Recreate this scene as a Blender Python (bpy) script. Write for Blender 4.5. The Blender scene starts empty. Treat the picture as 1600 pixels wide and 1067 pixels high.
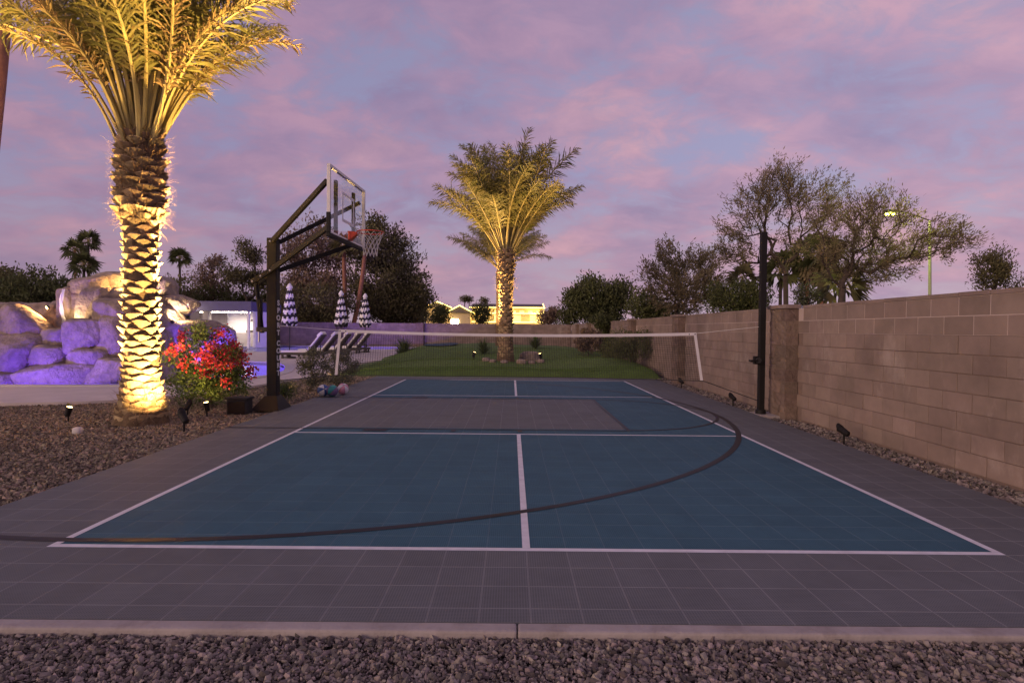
import bpy, bmesh, math, random
import numpy as np
from mathutils import Vector, Matrix
from mathutils.geometry import tessellate_polygon
PI = math.pi
R = math.radians
random.seed(7)
sc = bpy.context.scene
C = sc.collection

# ------------------------------------------------------------------ camera
CAM = Vector((-0.1063, -3.6715, 1.4163)); FPX = 910.0
_yaw, _pit, _rol = 0.000758, -0.02038, 0.008955
_r = Vector((math.cos(_yaw), -math.sin(_yaw), 0)); _f = Vector((math.sin(_yaw), math.cos(_yaw), 0)); _u = Vector((0, 0, 1))
_f2 = _f*math.cos(_pit) + _u*math.sin(_pit); _u2 = _u*math.cos(_pit) - _f*math.sin(_pit)
_r2 = _r*math.cos(_rol) + _u2*math.sin(_rol); _u3 = _u2*math.cos(_rol) - _r*math.sin(_rol)
cd = bpy.data.cameras.new('camera'); cam = bpy.data.objects.new('camera', cd); C.objects.link(cam)
cd.sensor_width = 36.0; cd.lens = 36.0*FPX/1600.0; cd.clip_end = 3000; cd.clip_start = 0.05
cam.matrix_world = Matrix(((_r2.x, _u3.x, -_f2.x, CAM.x), (_r2.y, _u3.y, -_f2.y, CAM.y), (_r2.z, _u3.z, -_f2.z, CAM.z), (0, 0, 0, 1)))
sc.camera = cam

# ------------------------------------------------------------------ dusk sky
SUN_EL, SUN_AZ = R(7), R(232)      # afterglow low behind and to the left of the camera (azimuth clockwise from +Y)
world = bpy.data.worlds.new('World'); sc.world = world; world.use_nodes = True
nt = world.node_tree; nt.nodes.clear()
def N(t, **k):
    n = nt.nodes.new(t)
    for a, b in k.items(): setattr(n, a, b)
    return n
def L(a, b): nt.links.new(a, b)
def vmath(op, a, b=None):
    n = N('ShaderNodeVectorMath', operation=op); L(a, n.inputs[0])
    if b is not None:
        if hasattr(b, 'links'): L(b, n.inputs[1])
        else: n.inputs[1].default_value = b
    return n
def fmath(op, a, b=None, clamp=False):
    n = N('ShaderNodeMath', operation=op, use_clamp=clamp)
    for i, v in enumerate((a, b)):
        if v is None: continue
        if hasattr(v, 'links'): L(v, n.inputs[i])
        else: n.inputs[i].default_value = v
    return n.outputs[0]
def ramp(fac, stops, interp='LINEAR'):
    n = N('ShaderNodeValToRGB'); n.color_ramp.interpolation = interp; e = n.color_ramp.elements
    while len(e) < len(stops): e.new(0.5)
    for q, (p, c) in zip(e, stops):
        q.position = p; q.color = (c[0], c[1], c[2], 1) if hasattr(c, '__len__') else (c, c, c, 1)
    if fac is not None: L(fac, n.inputs[0])
    return n.outputs[0]
def mixc(fac, a, b, mode='MIX'):
    n = N('ShaderNodeMix', data_type='RGBA', blend_type=mode)
    for i, v in ((0, fac), (6, a), (7, b)):
        if hasattr(v, 'links'): L(v, n.inputs[i])
        elif hasattr(v, '__len__'): n.inputs[i].default_value = (*v, 1)
        else: n.inputs[i].default_value = v
    return n.outputs[2]
tc = N('ShaderNodeTexCoord'); sep = N('ShaderNodeSeparateXYZ'); L(tc.outputs['Generated'], sep.inputs[0])
up = fmath('MAXIMUM', sep.outputs[2], 0.0)
den = fmath('ADD', up, 0.30)
px_ = fmath('DIVIDE', sep.outputs[0], den); py_ = fmath('DIVIDE', sep.outputs[1], den)
cmb = N('ShaderNodeCombineXYZ'); L(px_, cmb.inputs[0]); L(py_, cmb.inputs[1])
def noise(vec, scale, detail, rough, w=(0, 0, 0), sc3=(1, 1, 1), dist=0.0):
    m = N('ShaderNodeMapping'); m.inputs[1].default_value = w; m.inputs[3].default_value = sc3; L(vec, m.inputs[0])
    n = N('ShaderNodeTexNoise'); n.inputs['Scale'].default_value = scale; n.inputs['Detail'].default_value = detail
    n.inputs['Roughness'].default_value = rough; n.inputs['Distortion'].default_value = dist; L(m.outputs[0], n.inputs[0]); return n.outputs[0]
grad = ramp(up, [(0.0, (.480, .355, .405)), (0.10, (.395, .318, .420)), (0.26, (.295, .285, .450)), (0.55, (.250, .255, .400)), (1.0, (.19, .21, .33))])
n1 = noise(cmb.outputs[0], 2.7, 7, .60, (3.1, 1.7, 0), (1.0, 1.15, 1), .5)
n2 = noise(cmb.outputs[0], 6.5, 6, .62, (8.3, 2.2, 0), (1.0, 1.3, 1), .4)
n3 = noise(cmb.outputs[0], 1.5, 4, .55, (1.3, 5.2, 0))
cl = fmath('ADD', fmath('MULTIPLY', n1, .62), fmath('MULTIPLY', n2, .38))
mask = ramp(cl, [(0.38, 0.0), (0.56, 1.0)], 'EASE')
ccol = ramp(n3, [(0.36, (.270, .205, .335)), (0.50, (.400, .250, .355)), (0.64, (.530, .310, .370))])
shade = ramp(n2, [(0.34, (.84, .85, .92)), (0.66, (1.12, 1.06, 1.04))])
ccol = mixc(1.0, ccol, shade, 'MULTIPLY')
thin = fmath('MULTIPLY', mask, ramp(up, [(0.0, .45), (0.14, .80), (0.5, .86)]))
skycol = mixc(thin, grad, ccol)
side = ramp(fmath('ADD', fmath('MULTIPLY', sep.outputs[0], .5), .5), [(0.0, (.76, .72, .80)), (0.40, (.92, .90, .94)), (0.75, (1.08, 1.08, 1.08))])
skycol = mixc(1.0, skycol, side, 'MULTIPLY')
nish = N('ShaderNodeTexSky', sky_type='NISHITA'); nish.sun_disc = False; nish.sun_elevation = R(-1.5); nish.sun_rotation = SUN_AZ
bg = N('ShaderNodeBackground'); L(skycol, bg.inputs[0]); bg.inputs[1].default_value = 1.0
bg2 = N('ShaderNodeBackground'); L(nish.outputs[0], bg2.inputs[0]); bg2.inputs[1].default_value = 0.10
addw = N('ShaderNodeAddShader'); L(bg.outputs[0], addw.inputs[0]); L(bg2.outputs[0], addw.inputs[1])
wo = N('ShaderNodeOutputWorld'); L(addw.outputs[0], wo.inputs[0])

sd = bpy.data.lights.new('sun', 'SUN'); sun = bpy.data.objects.new('sun', sd); C.objects.link(sun)
sd.energy = 2.1; sd.angle = R(32); sd.color = (1.0, .70, .52)
sun.rotation_euler = Vector((-math.sin(SUN_AZ)*math.cos(SUN_EL), -math.cos(SUN_AZ)*math.cos(SUN_EL), -math.sin(SUN_EL))).to_track_quat('-Z', 'Y').to_euler()
vs = sc.view_settings; vs.view_transform = 'Standard'; vs.look = 'None'; vs.exposure = 0.12; vs.gamma = 1.0; vs.use_curve_mapping = False
sc.cycles.use_denoising = True
sc.cycles.max_bounces = 6; sc.cycles.transparent_max_bounces = 16; sc.cycles.sample_clamp_indirect = 4.0

# ------------------------------------------------------------------ helpers
def at(x, y, Y):
    "world point on the plane y=Y that photo pixel (x, y) looks at"
    d = _f2 + _r2*((x-800)/FPX) - _u3*((y-533.5)/FPX)
    return CAM + d*((Y-CAM.y)/d.y)
def tag(o, label=None, cat=None, group=None, kind=None):
    if label: o['label'] = label
    if cat: o['category'] = cat
    if group: o['group'] = group
    if kind: o['kind'] = kind
    return o
def empty(name, loc, label=None, cat=None, group=None, rz=0):
    o = bpy.data.objects.new(name, None); C.objects.link(o); o.location = loc; o.rotation_euler = (0, 0, rz); o.empty_display_size = .2
    return tag(o, label, cat, group)
def link(name, me, parent=None, loc=None, rot=None, scale=None):
    o = bpy.data.objects.new(name, me); C.objects.link(o)
    if parent: o.parent = parent
    if loc is not None: o.location = loc
    if rot is not None: o.rotation_euler = rot
    if scale is not None: o.scale = scale if hasattr(scale, '__len__') else (scale,)*3
    return o
def npmesh(name, V, F, mats, midx=None, smooth=False):
    V = np.asarray(V, dtype=np.float32); F = np.asarray(F, dtype=np.int32); k = F.shape[1]
    me = bpy.data.meshes.new(name)
    me.vertices.add(len(V)); me.vertices.foreach_set('co', V.ravel())
    me.loops.add(F.size); me.loops.foreach_set('vertex_index', F.ravel())
    me.polygons.add(len(F)); me.polygons.foreach_set('loop_start', np.arange(0, F.size, k, dtype=np.int32))
    for m in (mats if isinstance(mats, (list, tuple)) else [mats]): me.materials.append(m)
    if midx is not None: me.polygons.foreach_set('material_index', np.asarray(midx, dtype=np.int32))
    me.polygons.foreach_set('use_smooth', np.full(len(F), smooth))
    me.update(calc_edges=True); me.validate(); return me
class MB:
    def __init__(s): s.v = []; s.f = []; s.m = []
    def add(s, V, F, mi=0):
        o = len(s.v); s.v += [tuple(p) for p in V]; s.f += [tuple(i+o for i in f) for f in F]; s.m += [mi]*len(F); return s
    def box(s, lo, hi, mi=0, M=None, bev=0.0):
        x0, y0, z0 = lo; x1, y1, z1 = hi
        if bev > 0:
            bm = bmesh.new(); bmesh.ops.create_cube(bm, size=1)
            for v in bm.verts: v.co = Vector(((x0+x1)/2+v.co.x*(x1-x0), (y0+y1)/2+v.co.y*(y1-y0), (z0+z1)/2+v.co.z*(z1-z0)))
            bmesh.ops.bevel(bm, geom=bm.edges[:], offset=bev, segments=2, affect='EDGES', profile=.6)
            V = [v.co.copy() for v in bm.verts]; bm.verts.index_update(); F = [[v.index for v in f.verts] for f in bm.faces]; bm.free()
        else:
            V = [Vector(p) for p in ((x0, y0, z0), (x1, y0, z0), (x1, y1, z0), (x0, y1, z0), (x0, y0, z1), (x1, y0, z1), (x1, y1, z1), (x0, y1, z1))]
            F = [(0, 3, 2, 1), (4, 5, 6, 7), (0, 1, 5, 4), (1, 2, 6, 5), (2, 3, 7, 6), (3, 0, 4, 7)]
        if M is not None: V = [M @ v for v in V]
        return s.add(V, F, mi)
    def bar(s, a, b, w, h=None, mi=0, up=(0, 0, 1), bev=0.0):
        a = Vector(a); b = Vector(b); d = (b-a); ln = d.length; d.normalize(); u = Vector(up)
        x = d.cross(u)
        if x.length < 1e-4: x = d.cross(Vector((1, 0, 0)))
        x.normalize(); z = x.cross(d); h = h or w
        M = Matrix(((x.x, d.x, z.x, a.x), (x.y, d.y, z.y, a.y), (x.z, d.z, z.z, a.z), (0, 0, 0, 1)))
        return s.box((-w/2, 0, -h/2), (w/2, ln, h/2), mi, M, bev)
    def tube(s, pts, rad, n=8, mi=0, cap=True):
        pts = [Vector(p) for p in pts]; m = len(pts); rs = rad if hasattr(rad, '__len__') else [rad]*m
        V = []; px = None
        for i, p in enumerate(pts):
            d = (pts[min(i+1, m-1)]-pts[max(i-1, 0)]).normalized()
            x = px - d*px.dot(d) if px else d.cross(Vector((0, 0, 1)) if abs(d.z) < .9 else Vector((1, 0, 0)))
            x.normalize(); px = x; y = d.cross(x)
            for k in range(n): a = 2*PI*k/n; V.append(p+(x*math.cos(a)+y*math.sin(a))*rs[i])
        F = [(i*n+k, i*n+(k+1) % n, (i+1)*n+(k+1) % n, (i+1)*n+k) for i in range(m-1) for k in range(n)]
        if cap: F += [tuple(range(n-1, -1, -1)), tuple(range((m-1)*n, m*n))]
        return s.add(V, F, mi)
    def lathe(s, prof, n=16, mi=0, o=(0, 0, 0), cap=True):
        V = []; m = len(prof)
        for r, z in prof:
            for k in range(n): a = 2*PI*k/n; V.append((o[0]+r*math.cos(a), o[1]+r*math.sin(a), o[2]+z))
        F = [(i*n+k, i*n+(k+1) % n, (i+1)*n+(k+1) % n, (i+1)*n+k) for i in range(m-1) for k in range(n)]
        if cap: F += [tuple(range(n-1, -1, -1)), tuple(range((m-1)*n, m*n))]
        return s.add(V, F, mi)
    def mesh(s, name, mats, smooth=False):
        me = bpy.data.meshes.new(name); me.from_pydata(s.v, [], s.f)
        for m in (mats if isinstance(mats, (list, tuple)) else [mats]): me.materials.append(m)
        me.polygons.foreach_set('material_index', s.m); me.polygons.foreach_set('use_smooth', [smooth]*len(s.f)); me.update(); return me
    def build(s, name, mats, parent=None, smooth=False, loc=None, rot=None): return link(name, s.mesh(name, mats, smooth), parent, loc, rot)
def arc_pts(cx, cy, r, a0, a1, n): return [(cx+r*math.cos(a0+(a1-a0)*i/n), cy+r*math.sin(a0+(a1-a0)*i/n)) for i in range(n+1)]

# ------------------------------------------------------------------ materials
def mat(name, col, rough=.6, var=.0, scale=6.0, bump=0.0, bscale=40.0, col2=None, metal=0.0, spec=.5, rnd=0.0, island=0.0, transl=0.0, emit=None, estr=0.0, bdist=.01, stain=None, stain_at=(.56, .74), stain_scale=1.3, stain_amt=.5):
    "plain procedural material: noise mottling between two colours, optional per-object or per-island variation, fine bump"
    m = bpy.data.materials.new(name); m.use_nodes = True; t = m.node_tree; b = t.nodes['Principled BSDF']
    b.inputs['Roughness'].default_value = rough; b.inputs['Metallic'].default_value = metal; b.inputs['Specular IOR Level'].default_value = spec
    geo = t.nodes.new('ShaderNodeNewGeometry'); out = None
    col2 = col2 or tuple(c*(1-var) for c in col)
    nz = t.nodes.new('ShaderNodeTexNoise'); nz.inputs['Scale'].default_value = scale; nz.inputs['Detail'].default_value = 5; nz.inputs['Roughness'].default_value = .62
    t.links.new(geo.outputs['Position'], nz.inputs['Vector'])
    rm = t.nodes.new('ShaderNodeMapRange'); rm.inputs[1].default_value = .3; rm.inputs[2].default_value = .7; t.links.new(nz.outputs[0], rm.inputs[0])
    mx = t.nodes.new('ShaderNodeMix'); mx.data_type = 'RGBA'; t.links.new(rm.outputs[0], mx.inputs[0]); mx.inputs[6].default_value = (*col, 1); mx.inputs[7].default_value = (*col2, 1)
    out = mx.outputs[2]
    for amt, src in ((rnd, 'o'), (island, 'i')):
        if amt <= 0: continue
        if src == 'o': s_ = t.nodes.new('ShaderNodeObjectInfo').outputs['Random']
        else: s_ = geo.outputs['Random Per Island']
        hs = t.nodes.new('ShaderNodeHueSaturation')
        v = t.nodes.new('ShaderNodeMapRange'); v.inputs[3].default_value = 1-amt; v.inputs[4].default_value = 1+amt; t.links.new(s_, v.inputs[0]); t.links.new(v.outputs[0], hs.inputs['Value'])
        fr = t.nodes.new('ShaderNodeMath'); fr.operation = 'MULTIPLY'; fr.inputs[1].default_value = 7.31; t.links.new(s_, fr.inputs[0])
        fr2 = t.nodes.new('ShaderNodeMath'); fr2.operation = 'FRACT'; t.links.new(fr.outputs[0], fr2.inputs[0])
        h = t.nodes.new('ShaderNodeMapRange'); h.inputs[3].default_value = .5-.045*amt; h.inputs[4].default_value = .5+.045*amt; t.links.new(fr2.outputs[0], h.inputs[0]); t.links.new(h.outputs[0], hs.inputs['Hue'])
        t.links.new(out, hs.inputs['Color']); out = hs.outputs[0]
    if stain:
        mp = t.nodes.new('ShaderNodeMapping'); mp.inputs[3].default_value = (1, 1, .55); t.links.new(geo.outputs['Position'], mp.inputs[0])
        sn = t.nodes.new('ShaderNodeTexNoise'); sn.inputs['Scale'].default_value = stain_scale; sn.inputs['Detail'].default_value = 9; sn.inputs['Roughness'].default_value = .7; t.links.new(mp.outputs[0], sn.inputs[0])
        sr = t.nodes.new('ShaderNodeMapRange'); sr.inputs[1].default_value, sr.inputs[2].default_value = stain_at; sr.inputs[4].default_value = stain_amt; t.links.new(sn.outputs[0], sr.inputs[0])
        sm = t.nodes.new('ShaderNodeMix'); sm.data_type = 'RGBA'; t.links.new(sr.outputs[0], sm.inputs[0]); t.links.new(out, sm.inputs[6]); sm.inputs[7].default_value = (*stain, 1); out = sm.outputs[2]
    t.links.new(out, b.inputs['Base Color'])
    if bump > 0:
        n2_ = t.nodes.new('ShaderNodeTexNoise'); n2_.inputs['Scale'].default_value = bscale; n2_.inputs['Detail'].default_value = 4; t.links.new(geo.outputs['Position'], n2_.inputs['Vector'])
        bp = t.nodes.new('ShaderNodeBump'); bp.inputs['Strength'].default_value = bump; bp.inputs['Distance'].default_value = bdist
        t.links.new(n2_.outputs[0], bp.inputs['Height']); t.links.new(bp.outputs[0], b.inputs['Normal'])
    if emit: b.inputs['Emission Color'].default_value = (*emit, 1); b.inputs['Emission Strength'].default_value = estr
    if transl > 0:
        tr = t.nodes.new('ShaderNodeBsdfTranslucent'); t.links.new(out, tr.inputs[0]); ms = t.nodes.new('ShaderNodeMixShader'); ms.inputs[0].default_value = transl
        o = t.nodes['Material Output']; t.links.new(b.outputs[0], ms.inputs[1]); t.links.new(tr.outputs[0], ms.inputs[2]); t.links.new(ms.outputs[0], o.inputs[0])
    return m
def tile_mat(name, col, edge):
    "snap-together sports tile: fine open grid in the top and a paler rim along the joints, wear with caught light painted in"
    m = bpy.data.materials.new(name); m.use_nodes = True; t = m.node_tree; b = t.nodes['Principled BSDF']; b.inputs['Roughness'].default_value = .62; b.inputs['Specular IOR Level'].default_value = .10
    g = t.nodes.new('ShaderNodeNewGeometry'); sp = t.nodes.new('ShaderNodeSeparateXYZ'); t.links.new(g.outputs['Position'], sp.inputs[0])
    def m_(op, a, bb=None, clamp=False):
        n = t.nodes.new('ShaderNodeMath'); n.operation = op; n.use_clamp = clamp
        for i, v in enumerate((a, bb)):
            if v is None: continue
            if hasattr(v, 'links'): t.links.new(v, n.inputs[i])
            else: n.inputs[i].default_value = v
        return n.outputs[0]
    def lines(pitch, width, off=0.0):
        outs = []
        for ax in (0, 1):
            fr = m_('FRACT', m_('ADD', m_('DIVIDE', sp.outputs[ax], pitch), 100.5+off)); d = m_('ABSOLUTE', m_('SUBTRACT', fr, .5))
            outs.append(m_('LESS_THAN', d, width/pitch/2))
        return m_('MAXIMUM', outs[0], outs[1])
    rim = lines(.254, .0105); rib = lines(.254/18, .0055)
    nz = t.nodes.new('ShaderNodeTexNoise'); nz.inputs['Scale'].default_value = 2.2; nz.inputs['Detail'].default_value = 7; nz.inputs['Roughness'].default_value = .7; t.links.new(g.outputs['Position'], nz.inputs[0])
    dust = t.nodes.new('ShaderNodeMapRange'); dust.inputs[1].default_value = .35; dust.inputs[2].default_value = .75; dust.inputs[3].default_value = .90; dust.inputs[4].default_value = 1.12; t.links.new(nz.outputs[0], dust.inputs[0])
    oi = t.nodes.new('ShaderNodeObjectInfo')
    def mx(f, a, c, mode='MIX'):
        n = t.nodes.new('ShaderNodeMix'); n.data_type = 'RGBA'; n.blend_type = mode
        for i, v in ((0, f), (6, a), (7, c)):
            if hasattr(v, 'links'): t.links.new(v, n.inputs[i])
            elif hasattr(v, '__len__'): n.inputs[i].default_value = (*v, 1)
            else: n.inputs[i].default_value = v
        return n.outputs[2]
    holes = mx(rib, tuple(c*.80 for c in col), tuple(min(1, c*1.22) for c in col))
    c1 = mx(m_('MULTIPLY', rim, .58), holes, edge)  # paler rim: joint dust plus the raised edge's light catch, put into the colour
    per = m_('MULTIPLY', m_('MULTIPLY_ADD', oi.outputs['Random'], .09), m_('MULTIPLY_ADD', g.outputs['Random Per Island'], .09))
    for nd in per.node.inputs[0].links[0].from_node, per.node.inputs[1].links[0].from_node: nd.inputs[2].default_value = .955
    sc2 = t.nodes.new('ShaderNodeTexNoise'); sc2.inputs['Scale'].default_value = 14; sc2.inputs['Detail'].default_value = 8; sc2.inputs['Roughness'].default_value = .75; t.links.new(g.outputs['Position'], sc2.inputs[0])
    speck = m_('MULTIPLY_ADD', m_('GREATER_THAN', sc2.outputs[0], .69), .14); speck.node.inputs[2].default_value = 1.0
    tot = m_('MULTIPLY', m_('MULTIPLY', dust.outputs[0], per), speck)
    cmbn = t.nodes.new('ShaderNodeCombineXYZ'); [t.links.new(tot, cmbn.inputs[i]) for i in range(3)]
    c2 = mx(1.0, c1, cmbn.outputs[0], 'MULTIPLY'); t.links.new(c2, b.inputs['Base Color'])
    bp = t.nodes.new('ShaderNodeBump'); bp.inputs['Strength'].default_value = .35; bp.inputs['Distance'].default_value = .003; t.links.new(rib, bp.inputs['Height']); t.links.new(bp.outputs[0], b.inputs['Normal'])
    return m
def emis(name, col, s):
    m = bpy.data.materials.new(name); m.use_nodes = True; t = m.node_tree; b = t.nodes['Principled BSDF']
    b.inputs['Base Color'].default_value = (*[min(1, c) for c in col], 1); b.inputs['Emission Color'].default_value = (*col, 1); b.inputs['Emission Strength'].default_value = s; return m
def glassy(name, tint, gloss, rough=.02):
    "clear sheet: see-through with a fresnel reflection"
    m = bpy.data.materials.new(name); m.use_nodes = True; t = m.node_tree; t.nodes.clear()
    a = t.nodes.new('ShaderNodeBsdfTransparent'); a.inputs[0].default_value = (*tint, 1); g = t.nodes.new('ShaderNodeBsdfGlossy'); g.inputs['Roughness'].default_value = rough
    lw_ = t.nodes.new('ShaderNodeLayerWeight'); pw_ = t.nodes.new('ShaderNodeMath'); pw_.operation = 'POWER'; pw_.inputs[1].default_value = 4.0; t.links.new(lw_.outputs['Facing'], pw_.inputs[0]); fr = t.nodes.new('ShaderNodeMath'); fr.operation = 'MULTIPLY_ADD'; fr.inputs[1].default_value = gloss; fr.inputs[2].default_value = .03; t.links.new(pw_.outputs[0], fr.inputs[0]); ms = t.nodes.new('ShaderNodeMixShader'); o = t.nodes.new('ShaderNodeOutputMaterial')
    t.links.new(fr.outputs[0], ms.inputs[0]); t.links.new(a.outputs[0], ms.inputs[1]); t.links.new(g.outputs[0], ms.inputs[2]); t.links.new(ms.outputs[0], o.inputs[0])
    return m, g, t
M = {}
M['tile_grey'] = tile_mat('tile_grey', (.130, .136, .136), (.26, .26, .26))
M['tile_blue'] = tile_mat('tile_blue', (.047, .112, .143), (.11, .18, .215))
M['white_paint'] = mat('white_paint', (.76, .74, .75), .5, .3, 9, col2=(.60, .58, .58), spec=.2)
M['black_paint'] = mat('black_paint', (.014, .013, .013), .42, .3, 20, spec=.16)
M['pad'] = mat('pad', (.30, .28, .28), .9, .2, 5)
M['concrete'] = mat('concrete', (.42, .37, .34), .85, .28, 3.5, .35, 60, stain=(.16, .125, .10), stain_at=(.5, .72), stain_scale=4, stain_amt=.6)
M['deck'] = mat('deck', (.62, .54, .49), .8, .2, 1.6, .2, 50)
M['coping'] = mat('coping', (.58, .53, .50), .7, .15, 4, .15, 60)
M['soil'] = mat('soil', (.150, .118, .092), .95, .65, 55, .9, 90, bdist=.02)
M['gravel'] = mat('gravel', (.235, .195, .165), .85, .35, 30, .35, 160, island=.75, bdist=.004)
M['gravel_warm'] = mat('gravel_warm', (.25, .195, .135), .85, .35, 30, .35, 160, island=.7, bdist=.004)
M['block'] = mat('block', (.285, .212, .174), .92, .36, 1.7, .6, 110, rnd=.10, bdist=.004, stain=(.52, .44, .38), stain_amt=.45)
M['block_far'] = mat('block_far', (.285, .212, .174), .92, .36, 1.7, .6, 110, island=.10, bdist=.004, stain=(.52, .44, .38), stain_amt=.45)
M['mortar'] = mat('mortar', (.21, .15, .125), .95, .2, 8, .4, 120, bdist=.004)
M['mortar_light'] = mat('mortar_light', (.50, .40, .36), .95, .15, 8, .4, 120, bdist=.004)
M['split_block'] = mat('split_block', (.22, .155, .12), .95, .4, 7, .9, 60, rnd=.2, bdist=.02)
M['turf'] = mat('turf', (.115, .195, .036), .95, .35, 2.0, .8, 260, bdist=.01)
M['turf_blue'] = mat('turf_blue', (.03, .075, .12), .95, .3, 6, .8, 260)
M['grass'] = mat('grass', (.110, .195, .032), .9, .3, 3, island=.4)
M['black_metal'] = mat('black_metal', (.016, .014, .013), .55, .2, 8, .06, 200, spec=.18)
M['dark_steel'] = mat('dark_steel', (.05, .048, .048), .4, .2, 8, metal=.4)
M['bolt'] = mat('bolt', (.6, .57, .52), .3, .1, 8, metal=.9)
M['white_metal'] = mat('white_metal', (.74, .71, .68), .4, .08, 10)
M['rim'] = mat('rim', (.70, .085, .030), .38, .12, 14)
M['cord'] = mat('cord', (.74, .70, .66), .8, .15, 40)
M['net_cord'] = mat('net_cord', (.035, .033, .033), .85, .2, 40)
M['tape'] = mat('tape', (.66, .63, .63), .7, .1, 12)
M['bark_palm'] = mat('bark_palm', (.20, .130, .070), .95, .55, 14, .9, 70, bdist=.02)
M['boot'] = mat('boot', (.42, .30, .165), .9, .45, 16, .7, 90, rnd=.28, bdist=.01)
M['boot_cut'] = mat('boot_cut', (.20, .125, .065), .95, .4, 30, .6, 120, rnd=.3)
M['fiber'] = mat('fiber', (.30, .19, .09), .95, .4, 20, island=.35)
M['frond'] = mat('frond', (.190, .195, .050), .55, .4, 1.6, island=.34, transl=.28, col2=(.235, .190, .065))
M['frond_dry'] = mat('frond_dry', (.36, .25, .10), .75, .35, 2, island=.3, transl=.2)
M['rachis'] = mat('rachis', (.46, .37, .14), .6, .3, 4)
M['leaf_grey'] = mat('leaf_grey', (.31, .25, .135), .8, .45, .9, island=.35, transl=.42, col2=(.17, .145, .080))
M['leaf_green'] = mat('leaf_green', (.12, .135, .042), .75, .45, .7, island=.4, transl=.3)
M['leaf_dark'] = mat('leaf_dark', (.16, .145, .058), .8, .45, .6, island=.45, transl=.25)
M['leaf_brown'] = mat('leaf_brown', (.27, .19, .125), .85, .4, .7, island=.4, transl=.25)
M['leaf_sage'] = mat('leaf_sage', (.13, .135, .085), .8, .35, 5, island=.35, transl=.2)
M['leaf_bush'] = mat('leaf_bush', (.10, .15, .032), .55, .4, 6, island=.4, transl=.25)
M['bract'] = mat('bract', (.62, .060, .030), .6, .3, 7, island=.45, transl=.3, col2=(.46, .022, .055))
M['bark'] = mat('bark', (.085, .062, .048), .95, .4, 8, .6, 60)
M['bark_red'] = mat('bark_red', (.36, .165, .095), .95, .35, 5, .6, 30)
M['rock'] = mat('rock', (.38, .295, .24), .9, .45, 4.5, .9, 7, col2=(.19, .145, .12), bdist=.09)
M['plaster'] = mat('plaster', (.62, .64, .70), .7, .08, 2)
M['stucco'] = mat('stucco', (.74, .71, .68), .85, .08, 3, .3, 90)
M['stucco_dark'] = mat('stucco_dark', (.19, .165, .165), .85, .15, 3, .3, 90)
M['fascia'] = mat('fascia', (.085, .075, .16), .6, .2, 3)
M['screen'] = mat('screen', (.05, .042, .032), .25, .2, 5)
M['wicker'] = mat('wicker', (.060, .050, .046), .7, .4, 60)
M['cushion'] = mat('cushion', (.76, .73, .70), .85, .06, 6)
M['canvas_white'] = mat('canvas_white', (.76, .74, .73), .85, .07, 8)
M['canvas_black'] = mat('canvas_black', (.022, .020, .026), .85, .2, 8)
M['lens'] = emis('lens', (1.0, .66, .25), 14)
M['lens_white'] = emis('lens_white', (1.0, .86, .62), 30)
M['lens_sodium'] = emis('lens_sodium', (.95, .90, .12), 20)
M['string_light'] = emis('string_light', (1.0, .78, .22), 4.0)
M['house_wall'] = mat('house_wall', (.62, .50, .30), .85, .15, .7)
M['house_roof'] = mat('house_roof', (.15, .125, .12), .85, .3, 1.5)
M['house_window'] = emis('house_window', (1.0, .70, .28), .9)
M['street_pole'] = mat('street_pole', (.46, .47, .33), .6, .15, 2)
M['speaker'] = mat('speaker', (.028, .024, .022), .75, .3, 30, .4, 200)
GLASS, _, _ = glassy('board_glass', (.94, .96, .98), .45)
WATER, _wg, _wt = glassy('water', (.80, .82, .97), .45, .04)
_n = _wt.nodes.new('ShaderNodeTexNoise'); _n.inputs['Scale'].default_value = 5; _b = _wt.nodes.new('ShaderNodeBump'); _b.inputs['Strength'].default_value = .25; _b.inputs['Distance'].default_value = .03
_g = _wt.nodes.new('ShaderNodeNewGeometry'); _wt.links.new(_g.outputs['Position'], _n.inputs[0]); _wt.links.new(_n.outputs[0], _b.inputs['Height']); _wt.links.new(_b.outputs[0], _wg.inputs['Normal'])
WARM = (1.0, .60, .20); PURPLE = (.17, .06, 1.0)
def lamp(name, kind, loc, energy, col, parent=None, aim=None, size=.03, cone=60, blend=.6):
    d = bpy.data.lights.new(name, kind); d.energy = energy; d.color = col; d.shadow_soft_size = size
    if kind == 'SPOT': d.spot_size = R(cone); d.spot_blend = blend
    o = bpy.data.objects.new(name, d); C.objects.link(o)
    if parent: o.parent = parent; loc = Vector(loc)-parent.location
    o.location = loc
    if aim is not None:
        w = Vector(aim)-(Vector(loc)+(parent.location if parent else Vector()))
        o.rotation_euler = w.to_track_quat('-Z', 'Y').to_euler()
    return o

# ------------------------------------------------------------------ ground, deck, pools
POOL_A = [(-19, 9.55), (-9.6, 9.72), (-8.1, 10.6), (-7.15, 12.5), (-7.1, 14.2), (-8.0, 16.8), (-9.4, 19.6), (-12.2, 20.0), (-14, 18.4), (-19, 18.2)]
POOL_B = [(-26, 28.3), (-14.5, 28.6), (-12.8, 30.5), (-10.8, 33.2), (-8.8, 34.6), (-7.4, 37.2), (-7.6, 40), (-11, 41), (-26, 41)]
DECK = [(-26, 6.3), (-12, 6.35), (-9.2, 6.65), (-7.7, 7.1), (-7.05, 7.82), (-6.55, 8.8), (-6.28, 10.0), (-6.08, 11.4), (-5.88, 12.85), (-5.55, 14.1), (-5.62, 15.6),
        (-6.2, 18), (-6.15, 20.5), (-5.6, 22.5), (-5.9, 25), (-6.6, 28.5), (-6.9, 32), (-6.2, 35), (-5.9, 38), (-6.8, 41.9), (-26, 41.9)]
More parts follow.
